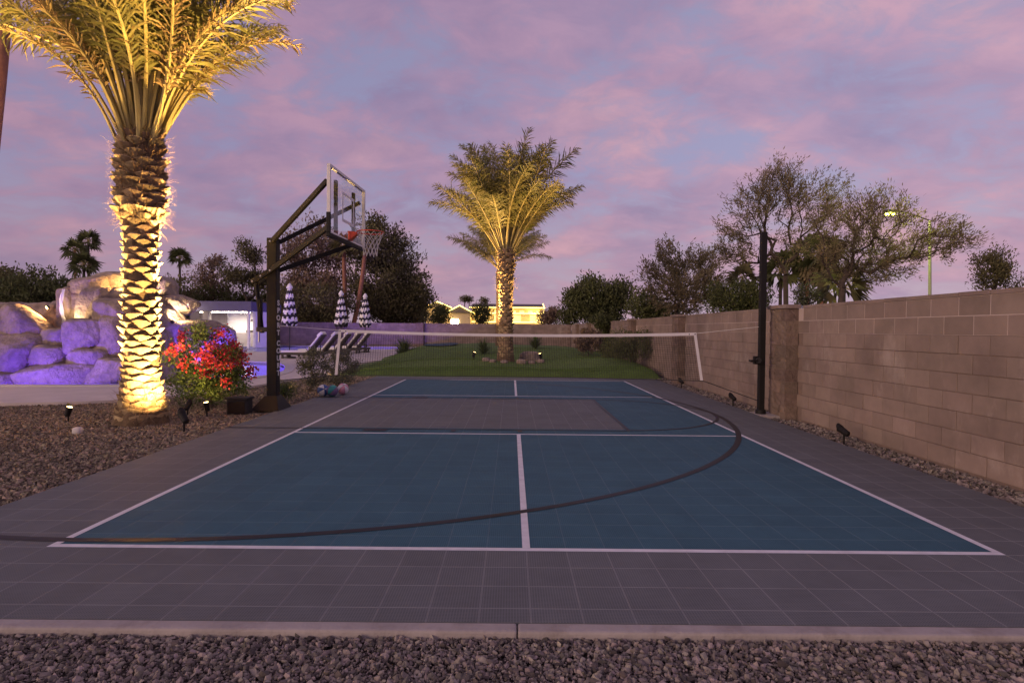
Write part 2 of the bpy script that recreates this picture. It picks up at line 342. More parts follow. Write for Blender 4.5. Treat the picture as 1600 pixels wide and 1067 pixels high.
def smooth_loop(P, it=2):
    for _ in range(it):
        Q = []
        for i in range(len(P)):
            a = Vector(P[i]); b = Vector(P[(i+1) % len(P)]); Q += [tuple(a*.75+b*.25), tuple(a*.25+b*.75)]
        P = Q
    return P
POOL_A = smooth_loop(POOL_A); POOL_B = smooth_loop(POOL_B); DECK = smooth_loop(DECK)
def sheet(name, loops, z, m, skirt=0.0, parent=None, kind='structure'):
    polys = [[Vector((x, y, z)) for x, y in lp] for lp in loops]
    T = tessellate_polygon(polys); V = [p for lp in polys for p in lp]; F = []
    for t in T:
        a, b, c = (V[i] for i in t); F.append(t if (b-a).cross(c-a).z > 0 else t[::-1])
    mb = MB(); mb.add(V, F)
    if skirt:
        for lp in polys:
            n = len(lp); mb.add(lp+[p-Vector((0, 0, skirt)) for p in lp], [(i, (i+1) % n, n+(i+1) % n, n+i) for i in range(n)])
    o = mb.build(name, m, parent)
    if kind: tag(o, kind=kind)
    return o
COURT_RECT = [(-4.06, -.9), (4.06, -.9), (4.06, 13.4), (-4.06, 13.4)]
sheet('ground', [[(-700, -300), (700, -300), (700, 1500), (-700, 1500)], POOL_A, POOL_B], -.045, M['soil'])
sheet('pool_deck', [DECK, POOL_A, POOL_B], .025, M['deck'], .12)
def basin(loop, name, depth=1.1):
    n = len(loop); mb = MB(); top = [Vector((x, y, .02)) for x, y in loop]; bot = [Vector((x, y, -depth)) for x, y in loop]
    mb.add(top+bot, [(i, n+i, n+(i+1) % n, (i+1) % n) for i in range(n)])
    T = tessellate_polygon([bot]); mb.add(bot, [tuple(t) for t in T]); return tag(mb.build(name, M['plaster']), kind='structure')
def coping(loop, name):
    c = sum((Vector(p) for p in loop), Vector((0, 0)))/len(loop); n = len(loop); V = []
    for i, p in enumerate(loop):
        d = Vector(loop[(i+1) % n])-Vector(loop[i-1]); nn = Vector((d.y, -d.x)).normalized()
        for off, z in ((-.03, .0), (-.03, .05), (.27, .05), (.27, .02)): V.append((p[0]+nn.x*off, p[1]+nn.y*off, z))
    F = [(i*4+k, ((i+1) % n)*4+k, ((i+1) % n)*4+k+1, i*4+k+1) for i in range(n) for k in range(3)]
    return tag(MB().add(V, F).build(name, M['coping'], smooth=False), kind='structure')
for lp, nm in ((POOL_A, 'pool'), (POOL_B, 'pool')):
    basin(lp, nm+'_basin'); sheet('pool_water', [lp], -.04, WATER); coping(lp, nm+'_coping')

# court: pad, tiles, lines
court = tag(MB().box((-4.07, -.905, -.04), (4.07, 13.4, -.004)).build('court_floor', M['pad']), kind='structure')
T_ = .254
def tile_mesh(name, w, d, m):
    g, c, t = .0003, .0012, .012; V = []
    for z, i in ((-.003, g), (t-c, g), (t, g+c)):
        V += [(-w/2+i, -d/2+i, z), (w/2-i, -d/2+i, z), (w/2-i, d/2-i, z), (-w/2+i, d/2-i, z)]
    F = [(8, 9, 10, 11)]+[(k, (k+1) % 4, 4+(k+1) % 4, 4+k) for k in range(4)]+[(4+k, 4+(k+1) % 4, 8+(k+1) % 4, 8+k) for k in range(4)]
    return V, F
tiles = []
for j in range(-4, 53):
    y0, y1 = j*T_, (j+1)*T_
    if j == -4: y0 = -.902
    for i in range(-16, 16):
        xc = (i+.5)*T_; yc = (y0+y1)/2
        blue = -12 <= i < 12 and 0 <= j < 49
        if blue and xc < 1.55 and 4.45 < yc < 8.10: blue = False
        tiles.append((xc, yc, y1-y0, blue))
def inview(x, y):
    d = y-CAM.y; return d > 2.5 and abs((x-CAM.x)/d) < .93
near = sorted([t for t in tiles if inview(t[0], t[1])], key=lambda t: (t[0]-CAM.x)**2+(t[1]-CAM.y)**2)[:300]; nearset = set((t[0], t[1]) for t in near)
cache = {}
for x, y, d, blue in near:
    k = (round(d, 3), blue)
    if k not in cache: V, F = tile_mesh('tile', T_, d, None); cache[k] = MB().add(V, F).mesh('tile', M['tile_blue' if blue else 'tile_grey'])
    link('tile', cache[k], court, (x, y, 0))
far = MB()
for x, y, d, blue in tiles:
    if (x, y) in nearset: continue
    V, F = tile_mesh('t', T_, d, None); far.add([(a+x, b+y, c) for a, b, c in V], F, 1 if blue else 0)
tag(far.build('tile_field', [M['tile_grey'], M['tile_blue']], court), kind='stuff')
ZL = .0135
def strip(name, a, b, w, m, z):
    a = Vector(a); b = Vector(b); d = (b-a).normalized(); n = Vector((-d.y, d.x))*w/2
    return MB().box((0, 0, 0), (1, 1, 1)).__class__().add([(*(a-n), z), (*(b-n), z), (*(b+n), z), (*(a+n), z)], [(0, 1, 2, 3)]).build(name, m, court)
def ring(name, pts, w, m, z):
    V = []
    for i, p in enumerate(pts):
        d = (Vector(pts[min(i+1, len(pts)-1)])-Vector(pts[max(i-1, 0)])).normalized(); n = Vector((-d.y, d.x))*w/2
        V += [(p[0]-n.x, p[1]-n.y, z), (p[0]+n.x, p[1]+n.y, z)]
    return MB().add(V, [(2*i, 2*i+2, 2*i+3, 2*i+1) for i in range(len(pts)-1)]).build(name, m, court)
YB, YK1, YK2, XC = 12.44, 4.13, 8.60, 3.05
WL = M['white_paint']; BL = M['black_paint']
strip('white_line', (-XC, .025), (XC, .025), .05, WL, ZL); strip('white_line', (-XC, YB), (XC, YB), .05, WL, ZL)
for s in (-1, 1): strip('white_line', (s*(XC-.025), .05), (s*(XC-.025), YB-.025), .05, WL, ZL+.0006)
for y in (YK1, YK2): strip('white_line', (-XC+.05, y), (XC-.05, y), .05, WL, ZL)
strip('white_line', (0, .05), (0, YK1-.025), .05, WL, ZL+.0006); strip('white_line', (0, YK2+.025), (0, YB-.025), .05, WL, ZL+.0006)
HY = 6.29
_a = math.acos(max(-1, (-4.06+2.82)/6.17))
ring('black_line', arc_pts(-2.82, HY, 6.17, -_a, _a, 96), .07, BL, ZL+.002)
ring('black_line', arc_pts(1.53, HY, 1.80, -PI/2, PI/2, 48), .05, BL, ZL+.0026)
strip('black_line', (-4.06, HY-1.83), (1.55, HY-1.83), .05, BL, ZL+.0032); strip('black_line', (-4.06, HY+1.83), (1.55, HY+1.83), .05, BL, ZL+.0032)
strip('black_line', (1.55, HY-1.83), (1.55, HY+1.83), .05, BL, ZL+.0038)
for s in (-1, 1):
    y = HY+s*1.95
    strip('lane_mark', (-2.14, y), (-1.82, y), .15, BL, ZL+.0044)
    for x in (-.90, 0.02): strip('lane_mark', (x-.03, y), (x+.03, y), .15, BL, ZL+.0044)
# kerb along the front of the court, in cast lengths
for x0, x1 in ((-9.5, -3.35), (-3.345, -.07), (-.065, 3.4), (3.405, 9)):
    tag(MB().box((x0, -.99, -.14), (x1, -.908, .014), bev=.012).build('kerb', M['concrete']), kind='structure')

# gravel: thousands of separate stones, joined per bed
def stones(name, pts, size, m, z0, seed, flat=.62, label=None, coarse=False):
    rng = np.random.default_rng(seed); n = len(pts)
    t = (1+5**.5)/2
    base = np.array([(-1, t, 0), (1, t, 0), (-1, -t, 0), (1, -t, 0), (0, -1, t), (0, 1, t), (0, -1, -t), (0, 1, -t), (t, 0, -1), (t, 0, 1), (-t, 0, -1), (-t, 0, 1)])/1.9
    F0 = np.array([(0, 11, 5), (0, 5, 1), (0, 1, 7), (0, 7, 10), (0, 10, 11), (1, 5, 9), (5, 11, 4), (11, 10, 2), (10, 7, 6), (7, 1, 8), (3, 9, 4), (3, 4, 2), (3, 2, 6), (3, 6, 8), (3, 8, 9), (4, 9, 5), (2, 4, 11), (6, 2, 10), (8, 6, 7), (9, 8, 1)])
    if coarse:
        base = np.array([(1, 0, 0), (-1, 0, 0), (0, 1, 0), (0, -1, 0), (0, 0, 1), (0, 0, -1)])*1.15
        F0 = np.array([(0, 2, 4), (2, 1, 4), (1, 3, 4), (3, 0, 4), (2, 0, 5), (1, 2, 5), (3, 1, 5), (0, 3, 5)])
    nv_ = len(base)
    V = base[None]*rng.uniform(.55, 1.25, (n, nv_, 1))+rng.normal(0, .16, (n, nv_, 3))*(1.0 if coarse else .3)
    s = size*np.clip(rng.lognormal(-.05, .48, n), .4, 2.7)
    V = V*np.stack([s*rng.uniform(.8, 1.35, n), s*rng.uniform(.65, 1.05, n), s*flat*rng.uniform(.7, 1.2, n)], -1)[:, None, :]
    q = rng.normal(size=(n, 4)); q[:, 1:3] *= .42; q /= np.linalg.norm(q, axis=1, keepdims=True)
    w, x, y, z = q.T
    Rm = np.stack([1-2*(y*y+z*z), 2*(x*y-z*w), 2*(x*z+y*w), 2*(x*y+z*w), 1-2*(x*x+z*z), 2*(y*z-x*w), 2*(x*z-y*w), 2*(y*z+x*w), 1-2*(x*x+y*y)], -1).reshape(n, 3, 3)
    V = np.einsum('nij,nkj->nki', Rm, V)
    V += np.concatenate([pts, (z0+s*.25+rng.uniform(-.3, .75, n)*size*.8)[:, None]], 1)[:, None, :]
    F = F0[None]+nv_*np.arange(n)[:, None, None]
    o = link(name, npmesh(name, V.reshape(-1, 3), F.reshape(-1, 3), m)); return tag(o, label, 'gravel', kind='stuff')
rng = np.random.default_rng(3)
p = rng.uniform((-4.0, -1.8), (4.0, -.975), (60000, 2)); stones('gravel', p, .0085, M['gravel'], -.030, 1, label='dark mixed gravel bed in front of the concrete kerb')
DKP = np.array(DECK)
def inside(P, poly):
    x, y = P[:, 0], P[:, 1]; r = np.zeros(len(P), bool); q = np.asarray(poly); j = len(q)-1
    for i in range(len(q)):
        xi, yi = q[i]; xj, yj = q[j]; c = ((yi > y) != (yj > y)) & (x < (xj-xi)*(y-yi)/(yj-yi+1e-12)+xi); r ^= c; j = i
    return r
p = rng.uniform((-9.8, -.95), (-4.085, 7.6), (165000, 2)); d = p[:, 1]-CAM.y; p = p[(~inside(p, DECK)) & ((p[:, 0]-CAM.x)/d > -.95)]
stones('gravel', p, .0115, M['gravel_warm'], -.040, 2, coarse=True, label='brown gravel bed around the big lit palm trunk')
p = rng.uniform((-7.2, 7.4), (-4.085, 14.6), (40000, 2)); p = p[~inside(p, DECK)]
stones('gravel', p, .0135, M['gravel_warm'], -.040, 4, coarse=True, label='narrow gravel planting strip between court and pool deck')
p = rng.uniform((4.08, -.9), (4.58, 16), (22000, 2)); stones('gravel', p, .0140, M['gravel'], -.044, 5, coarse=True, label='gravel strip at the foot of the block wall')

# putting green
def hgt(x, y):
    e = lambda cx, cy, h, sx, sy: h*math.exp(-((x-cx)/sx)**2-((y-cy)/sy)**2)
    z = .16+e(-3.2, 26, .52, 3.0, 4)+e(1.8, 24, .40, 2.6, 3.5)+e(3.4, 17.2, .22, 1.5, 2.0)+e(-3.0, 17, .12, 1.6, 1.6)+e(-.3, 17.6, .10, 2, 2)+e(-2, 36, .3, 5, 5)+.03*math.sin(x*1.3+y*.6)
    lip = min(1, max(0, (y-13.78)/.28)); ri = min(1, max(0, (4.42-x)/.2)); le = min(1, max(0, (x+6.6+.4*math.sin(y*.3))/2.6))
    return -.05+(z+.05)*(lip**.6)*(ri**.6)*(le*le*(3-2*le))
GX = np.linspace(-6.98, 4.5, 98); GY = np.concatenate([np.linspace(13.75, 14.2, 12), np.linspace(14.35, 41.9, 130)])
V = [(x, y, hgt(x, y)) for y in GY for x in GX]; nx = len(GX)
F = [(j*nx+i, j*nx+i+1, (j+1)*nx+i+1, (j+1)*nx+i) for j in range(len(GY)-1) for i in range(nx-1)]
tag(MB().add(V, F).build('lawn', M['turf'], smooth=True), kind='structure')
rng = np.random.default_rng(12)
def blades(name, P, h, w, m, parent=None):
    n = len(P); a = rng.uniform(0, 2*PI, n); ln = rng.uniform(.6, 1.2, n)*h; lean = rng.normal(0, .35, (n, 2))*ln[:, None]
    sx = np.stack([np.cos(a), np.sin(a), np.zeros(n)], 1)*w/2
    V = np.stack([P-sx, P+sx, P+np.concatenate([lean, ln[:, None]], 1)], 1).reshape(-1, 3)
    return link(name, npmesh(name, V, np.arange(3*n).reshape(-1, 3), m), parent)
p = np.concatenate([rng.uniform((-5.2, 13.82), (4.42, 15.2), (26000, 2)), rng.uniform((-5.6, 15.2), (4.4, 24), (42000, 2))])
P = np.array([(x, y, hgt(x, y)-.004) for x, y in p]); P = P[~inside(P[:, :2], DECK)]
tag(blades('grass', P, .035, .010, M['grass']), 'short green turf on the rolling putting green', 'grass', kind='stuff')
for cx, cy, rx, ry, lb in ((-3.6, 25.2, .85, 1.1, 'dark blue oval turf patch on the putting green'),):
    V = [(cx, cy, hgt(cx, cy)+.05)]+[(cx+rx*math.cos(a), cy+ry*math.sin(a), hgt(cx+rx*math.cos(a), cy+ry*math.sin(a))+.05) for a in [2*PI*k/28 for k in range(28)]]
    tag(MB().add(V, [(0, 1+k, 1+(k+1) % 28) for k in range(28)]).build('turf_patch', M['turf_blue'], smooth=True), lb, 'turf')

# ------------------------------------------------------------------ block walls
BW, BH = .4064, .2
WX = 4.58
wall = empty('block_wall', (WX, 0, 0), 'long brown concrete block wall along the court side', 'wall')
MB().box((.012, .2, -.1), (.19, 42.2, 1.4)).build('mortar_core', M['mortar'], wall)
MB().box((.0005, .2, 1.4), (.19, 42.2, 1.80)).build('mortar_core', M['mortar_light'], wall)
PIL = [5.84+6.2*k for k in range(6)]
bmesh_block = MB().box((0, .004, .004), (.2, BW-.004, BH-.004), bev=.004).mesh('block', M['block'])
def ok_block(y): return all(not (q-.02 < y+BW/2 < q+.62) for q in PIL)
cand = []
for r in range(9):
    off = (r % 2)*BW/2
    for k in range(1, 104):
        y = .2+k*BW+off-.2
        if y > 41.6 or not ok_block(y): continue
        cand.append((y, r))
cand.sort(); far = MB(); jr = random.Random(5)
for i, (y, r) in enumerate(cand):
    dx = jr.uniform(-.004, .003) if r < 7 else jr.uniform(-.003, -.001)
    if i < 300: link('block', bmesh_block, wall, (dx, y, r*BH))
    else: far.box((dx, y+.004, r*BH+.004), (.2, y+BW-.004, (r+1)*BH-.004))
tag(far.build('far_block', M['block_far'], wall), kind='stuff')
capm = MB().box((-.012, .003, 0), (.21, BW-.003, .045), bev=.005).mesh('cap_block', M['block'])
for k in range(1, 102):
    y = k*BW
    if ok_block(y): link('cap_block', capm, wall, (0, y, 1.80+jr.uniform(0, .003)))
for q in PIL:
    pl = empty('pilaster', (-.2, q, 0)); pl.parent = wall
    MB().box((.008, .008, -.1), (.2, .592, 1.8)).build('core', M['mortar'], pl)
    for r in range(9):
        segs = ((0, .4), (.4, .6)) if r % 2 else ((0, .2), (.2, .6))
        for a, b in segs:
            bm = bmesh.new(); bmesh.ops.create_cube(bm, size=1); bmesh.ops.subdivide_edges(bm, edges=bm.edges[:], cuts=3, use_grid_fill=True)
            for v in bm.verts:
                v.co = Vector((.1+v.co.x*.2, (a+b)/2+v.co.y*(b-a-.008), (r+.5)*BH+v.co.z*(BH-.008)))
                if v.co.x < .19: v.co += Vector((jr.uniform(-.012, .010), jr.uniform(-.006, .006), 0))
            me = bpy.data.meshes.new('split_block'); bm.to_mesh(me); bm.free(); me.materials.append(M['split_block']); link('split_block', me, pl)
    MB().box((-.04, -.04, 1.803), (.22, .64, 1.865), bev=.008).build('cap', M['block'], pl)
bw = empty('block_wall', (0, 42, 0), 'low brown block wall across the far end of the yard', 'wall')
MB().box((-26, .012, -.1), (4.55, .19, 1.8)).build('mortar_core', M['mortar'], bw)
far = MB()
for r in range(9):
    for k in range(75):
        x = -26+k*BW+(r % 2)*BW/2
        if x+BW < 4.55: far.box((x+.004, jr.uniform(-.003, .003), r*BH+.004), (x+BW-.004, .2, (r+1)*BH-.004))
tag(far.build('block_course', M['block_far'], bw), kind='stuff')
MB().box((-26, -.012, 1.802), (4.56, .21, 1.845)).build('cap', M['block_far'], bw)
for x in (-20, -13.8, -7.6, -1.4): MB().box((x, -.2, -.1), (x+.6, -.006, 1.87), bev=.01).build('pilaster', M['split_block'], bw)

# ------------------------------------------------------------------ palms
def frond_mesh(Ln, bend, nl, ll, seed, mats, pet=.2, lw=.032, vee=.35, ragged=.25):
    "a feather frond growing along +Z and bending towards +X: tapered rachis plus two ranks of narrow folded leaflets"
    rg = random.Random(seed); ns = 18; pts = []; p = Vector((0, 0, 0)); side_drift = rg.uniform(-.12, .12)
    for i in range(ns+1):
        t = i/ns; pts.append(p.copy()); a = bend*t**1.5
        p = p+Vector((math.sin(a), side_drift*t, math.cos(a))).normalized()*(Ln/ns)
    mb = MB(); mb.tube(pts, [.030*(1-.9*i/ns)+.003 for i in range(ns+1)], 5, 1)
    for i in range(nl):
        t = pet+(1-pet)*(i+.5)/nl; k = min(ns-1, int(t*ns)); fr = t*ns-k; c = pts[k].lerp(pts[k+1], fr); T = (pts[k+1]-pts[k]).normalized()
        S = Vector((0, 1, 0)); S = (S-T*S.dot(T)).normalized(); Nn = S.cross(T)
        prof = math.sin(PI*min(1, (t-pet)/(1-pet)*.86+.10))**.55
        for s in (-1, 1):
            if rg.random() < .05: continue
            l = ll*prof*rg.uniform(1-ragged, 1.1); an = R(62-34*t)+rg.uniform(-.14, .14)
            d = (T*math.cos(an)+S*(s*math.sin(an))-Nn*(vee*rg.uniform(-.9, 1.7))+Vector((rg.gauss(0, .12), rg.gauss(0, .12), rg.gauss(0, .12)))).normalized()
            d2 = (d+Vector((.35, 0, -.35-.7*rg.random()))*.8).normalized()
            w = T*(lw/2*rg.uniform(.8, 1.2)); m = c+d*l*.5; e = m+d2*l*.5
            mb.add([c-w*.5, c+w*.5, m+w, m-w, e], [(0, 1, 2, 3), (3, 2, 4)], 0)
    return mb.mesh('frond', mats)
def boot_mesh(w, h, out, r, seed):
    rg = random.Random(seed); V = []; n = 6
    for i in range(n+1):
        u = -1+2*i/n; b = 1-abs(u)**1.7; a = u*w/2/r; o = out*(.25+.75*b)*rg.uniform(.85, 1.15)
        for rad, z in ((r-.02, -h*b), (r+o*.55, -h*.25*b), (r+o, h*.30*b+rg.uniform(-.006, .006)), (r+o*.85, h*.42*b+rg.uniform(-.006, .006)), (r-.02, h*.30*b)):
            V.append((rad*math.cos(a)-r, rad*math.sin(a), z))
    F = []; Mi = []
    for i in range(n):
        for k in range(4): F.append((i*5+k, (i+1)*5+k, (i+1)*5+k+1, i*5+k+1)); Mi.append(0 if k < 3 else 1)
    mb = MB(); mb.v = V; mb.f = F; mb.m = Mi; return mb.mesh('leaf_base', [M['boot'], M['boot_cut']])
def palm_trunk(root, H, prof, boots, seed, z0=.12, spacing=.098, around=6, rough_base=True):
    rg = random.Random(seed)
    rad = lambda z: float(np.interp(z, [q[0] for q in prof], [q[1] for q in prof]))
    zs = np.linspace(-.05, H, 46); n = 28; V = []; ph = [rg.uniform(0, 6) for _ in range(4)]
    for z in zs:
        for k in range(n):
            a = 2*PI*k/n; r = rad(z)*(1+.03*math.sin(5*a+ph[0]+z*9)+.03*math.sin(9*a+ph[1]-z*14)+(.06*math.sin(13*a+z*21) if z < .6 else 0))+rg.uniform(-.006, .006)
            V.append((r*math.cos(a), r*math.sin(a), z))
    F = [(i*n+k, i*n+(k+1) % n, (i+1)*n+(k+1) % n, (i+1)*n+k) for i in range(len(zs)-1) for k in range(n)]+[tuple(range((len(zs)-1)*n, len(zs)*n))]
    MB().add(V, F).build('trunk', M['bark_palm'], root, smooth=True)
    z = z0; j = 0; cnt = 0; meshes = {}
    while z < H-.05 and cnt < 300:
        r = rad(z); key = (round(r, 2), j % 4)
        for k in range(around):
            if cnt >= 300: break
            g = min(1, .35+.65*(z-.3)/.9) if z < 1.2 else 1.0
            kk = (round(r, 2), rg.randrange(4), round(g, 1))
            if kk not in meshes: meshes[kk] = boot_mesh(2*PI*r/around*1.12, spacing*1.12, .070*g+(.03 if z > H*.72 else 0), kk[0], hash(kk) % 999)
            if rg.random() < .03: continue
            a = 2*PI*(k+.5*(j % 2))/around+rg.gauss(0, .035)+.08*z
            o = link('leaf_base', meshes[kk], root, (r*math.cos(a), r*math.sin(a), z+rg.gauss(0, .009)), (rg.gauss(0, .05), rg.gauss(.02, .07), a), (rg.uniform(.8, 1.25), rg.uniform(.92, 1.08), rg.uniform(.85, 1.15))); cnt += 1
        z += spacing; j += 1
def fibers(root, H0, H1, r, n, seed, ln=.22):
    rg = np.random.default_rng(seed); a = rg.uniform(0, 2*PI, n); z = rg.uniform(H0, H1, n); d = np.stack([np.cos(a), np.sin(a), rg.uniform(-.9, .9, n)], 1)
    P = np.stack([np.cos(a)*r, np.sin(a)*r, z], 1); l = rg.uniform(.3, 1, n)*ln; t = np.stack([-np.sin(a), np.cos(a), np.zeros(n)], 1)*.006
    E = P+d*l[:, None]+rg.normal(0, .03, (n, 3)); V = np.stack([P-t, P+t, E], 1).reshape(-1, 3)
    link('fiber', npmesh('fiber', V, np.arange(3*n).reshape(-1, 3), M['fiber']), root)['kind'] = 'stuff'
FR = [frond_mesh(L_, b_, 84, .58, 11+i, [M['frond'], M['rachis']], pet=.30, ragged=.4) for i, (L_, b_) in enumerate(((3.1, .35), (3.2, .7), (3.0, 1.05), (3.3, .5), (2.9, 1.35), (3.1, .85)))]
FRD = [frond_mesh(2.7, b_, 54, .40, 31+i, [M['frond_dry'], M['rachis']], pet=.28, ragged=.5, vee=.6) for i, b_ in enumerate((.8, 1.3))]
def crown(root, H, specs):
    for (az, tilt, mi, s, r0, dz) in specs:
        me = (FR+FRD)[mi]; o = link('frond', me, root)
        o.matrix_local = Matrix.Translation((r0*math.cos(az), r0*math.sin(az), H+dz)) @ Matrix.Rotation(az, 4, 'Z') @ Matrix.Rotation(tilt, 4, 'Y') @ Matrix.Rotation(random.uniform(-1.3, 1.3), 4, 'Z') @ Matrix.Scale(s, 4)
PROF = [(0, .37), (.10, .345), (.35, .285), (.8, .228), (1.6, .205), (2.6, .190), (2.95, .205), (3.15, .285), (3.6, .285), (4.0, .265), (4.4, .19)]
palm = empty('date_palm', (-5.62, 5.0, -.03), 'large date palm in front, brightly lit trunk beside the red bush', 'palm tree')
palm_trunk(palm, 4.35, PROF, None, 3)
fibers(palm, 2.95, 4.3, .28, 1500, 5, .20); fibers(palm, .02, .5, .33, 420, 6, .12)
rr = random.Random(21); sp = []
for i in range(50):
    t = (i+.5)/50; az = i*2.39996+rr.uniform(-.2, .2); tilt = R(4+20*t**.8)+rr.uniform(-.06, .06)
    mi = rr.choice((0, 0, 3, 1)) if t < .5 else rr.choice((3, 1, 5, 5, 2)); sp.append((az, tilt, mi if rr.random() > .14 or t < .6 else rr.choice((6, 7)), rr.uniform(.9, 1.15), .06+.17*t, -.25*t+rr.uniform(-.05, .1)))
sp += [(R(183), R(70), 0, 1.0, .30, .95), (R(190), R(58), 3, .95, .28, .75), (R(352), R(20), 4, 1.05, .24, -.1), (R(15), R(20), 7, 1.15, .24, -.15), (R(335), R(24), 6, 1.05, .26, -.2), (R(200), R(20), 7, .9, .26, -.25), (R(300), R(18), 6, 1.0, .24, -.2), (R(40), R(18), 2, 1.1, .22, -.1), (R(5), R(14), 7, 1.2, .2, .1), (R(170), R(15), 7, 1.0, .2, 0)]
crown(palm, 4.3, sp)
P2 = [(0, .34), (.15, .31), (.5, .26), (1.2, .225), (2.4, .21), (3.2, .23), (3.6, .27), (4.2, .24), (4.5, .17)]
pz = hgt(-.32, 17.6)
palm2 = empty('date_palm', (-.32, 17.6, pz-.05), 'date palm on the putting green behind the net, lit from below', 'palm tree')
palm_trunk(palm2, 4.2, P2, None, 8, z0=.3, spacing=.11); fibers(palm2, 2.6, 4.1, .31, 500, 15, .3)
sp = []
for i in range(62):
    t = (i+.5)/62; az = i*2.39996+rr.uniform(-.2, .2); tilt = R(3+33*t)+rr.uniform(-.08, .08)
    mi = rr.choice((0, 3, 1)) if t < .4 else rr.choice((1, 5, 2, 4)); sp.append((az, tilt, mi, rr.uniform(.95, 1.25)*(1.0+.16*(1-t)), .05+.15*t, -.3*t))
crown(palm2, 4.15, sp)
palm3 = empty('date_palm', (-.75, 30.0, hgt(-.75, 30)-.05), 'date palm mostly hidden behind the lit palm on the green', 'palm tree')
MB().lathe([(.33, 0), (.28, .5), (.26, 3.4), (.3, 4.4), (.18, 4.8)], 12).build('trunk', M['bark_palm'], palm3, smooth=True)
crown(palm3, 4.6, [(i*2.39996, R(12+44*(i/36)), rr.choice((1, 2, 5)), rr.uniform(.95, 1.15), .12, 0) for i in range(36)])

# fan palms and distant palms
def fan_leaf(mb, c, d, size, rg, mi=0):
    d = d.normalized(); S = d.cross(Vector((0, 0, 1)))
    S = S.normalized() if S.length > 1e-3 else Vector((1, 0, 0)); S = Matrix.Rotation(rg.uniform(-1.2, 1.2), 3, d) @ S; Nn = S.cross(d); h = c+d*size*.6; mb.bar(c, h, .03*size, mi=1)
    for k in range(9):
        a = R(-80+20*k); e = (d*math.cos(a)+S*math.sin(a)); l = size*(1-.25*abs(a))*rg.uniform(.85, 1.1); w = (S*math.cos(a)-d*math.sin(a))*size*.085
        m = h+e*l*.6-Nn*.03; mb.add([h-w*.2, h+w*.2, m+w, m-w, h+e*l-Vector((0, 0, .22*size))], [(0, 1, 2, 3), (3, 2, 4)], 0)
def fan_palm(base, H, size, label, seed, r=.16, lean=(0, 0), bark='bark', leaf='leaf_green', n=30, skirt=0):
    rg = random.Random(seed); root = empty('fan_palm', base, label, 'palm tree', 'palms beyond the yard')
    top = Vector((lean[0], lean[1], H)); pts = [top*(i/8)+Vector((lean[0]*.15*math.sin(PI*i/8), 0, 0)) for i in range(9)]
    MB().tube(pts, [r*(1.25 if i == 0 else 1-.035*i) for i in range(9)], 9).build('trunk', M[bark], root, smooth=True)
    mb = MB()
    for i in range(n):
        t = i/n; az = i*2.4; el = R(78-118*t); fan_leaf(mb, top, Vector((math.cos(az)*math.cos(el), math.sin(az)*math.cos(el), math.sin(el))), size*rg.uniform(.85, 1.1), rg)
    mb.build('crown', [M[leaf], M['rachis']], root)
    if skirt:
        mb = MB()
        for i in range(90):
            az = rg.uniform(0, 2*PI); z = -rg.uniform(.05, skirt); c = top+Vector((math.cos(az)*r, math.sin(az)*r, z)); e = c+Vector((math.cos(az)*.35*size, math.sin(az)*.35*size, -size*rg.uniform(.5, .9)))
            w = Vector((-math.sin(az), math.cos(az), 0))*.09*size; mb.add([c-w, c+w, e+w*.6, e-w*.6], [(0, 1, 2, 3)])
        mb.build('dead_skirt', M['leaf_grey'], root)
    return root
def px_palm(x, ycrown, Y, size, label, seed, **k):
    p = at(x, ycrown, Y); return fan_palm((p.x, Y, -.05), p.z, size, label, seed, **k)
px_palm(117, 391, 58, 1.05, 'fan palm above the rock waterfall, shorter tall trunk', 1, bark='bark_red')
px_palm(138, 377, 62, 1.05, 'taller fan palm right behind the one above the waterfall', 2)
px_palm(131, 413, 54, 1.1, 'small low fan palm crown just above the top rock', 3)
px_palm(281, 403, 64, 1.0, 'lone slim fan palm left of the outdoor kitchen roof', 4)
px_palm(1160, 436, 27, .75, 'small dark fan palm poking over the side wall', 5, n=22, leaf='leaf_dark')
px_palm(1220, 424, 25, .9, 'fan palm just beyond the black net post', 6, n=26, r=.1)
px_palm(1262, 398, 24, .8, 'thin shaggy palm trunk under the wide tree', 7, r=.13, bark='bark_red', skirt=.9, n=24)
px_palm(1283, 394, 22, .8, 'thicker shaggy palm trunk under the wide tree', 8, r=.16, bark='bark_red', skirt=1.0, n=24)
px_palm(1318, 447, 17, .8, 'low dark spiky palm peeking over the block wall', 9, n=20, leaf='leaf_dark', r=.1)
def tall_palm(bx, by, tx, ty, Y, label, seed, r=.2):
    a = at(bx, by, Y); b = at(tx, ty, Y); return fan_palm((a.x, Y, -.05), b.z, 1.1, label, seed, r=r, lean=(b.x-a.x, 0), bark='bark_red', leaf='leaf_dark', n=26)
tall_palm(543, 512, 537, 385, 52, 'reddish straight palm trunk below the backboard', 10, .23)
tall_palm(545, 512, 571, 384, 50, 'reddish leaning palm trunk beside the dark pine', 11, .23)
root = empty('queen_palm', (-13.7, 10.9, -.05), 'tall orange lit palm trunk cut off at the picture edge', 'palm tree')
MB().tube([(0, 0, 0), (.42, 0, 3.5), (.88, 0, 7.5), (1.25, 0, 11.2)], [.17, .125, .115, .11], 10).build('trunk', M['bark_red'], root, smooth=True)
for i in range(20):
    o = link('frond', FR[(1, 2, 5, 4)[i % 4]], root); o.matrix_local = Matrix.Translation((1.25, 0, 11.2)) @ Matrix.Rotation(i*2.4, 4, 'Z') @ Matrix.Rotation(R(15+3.2*i), 4, 'Y')

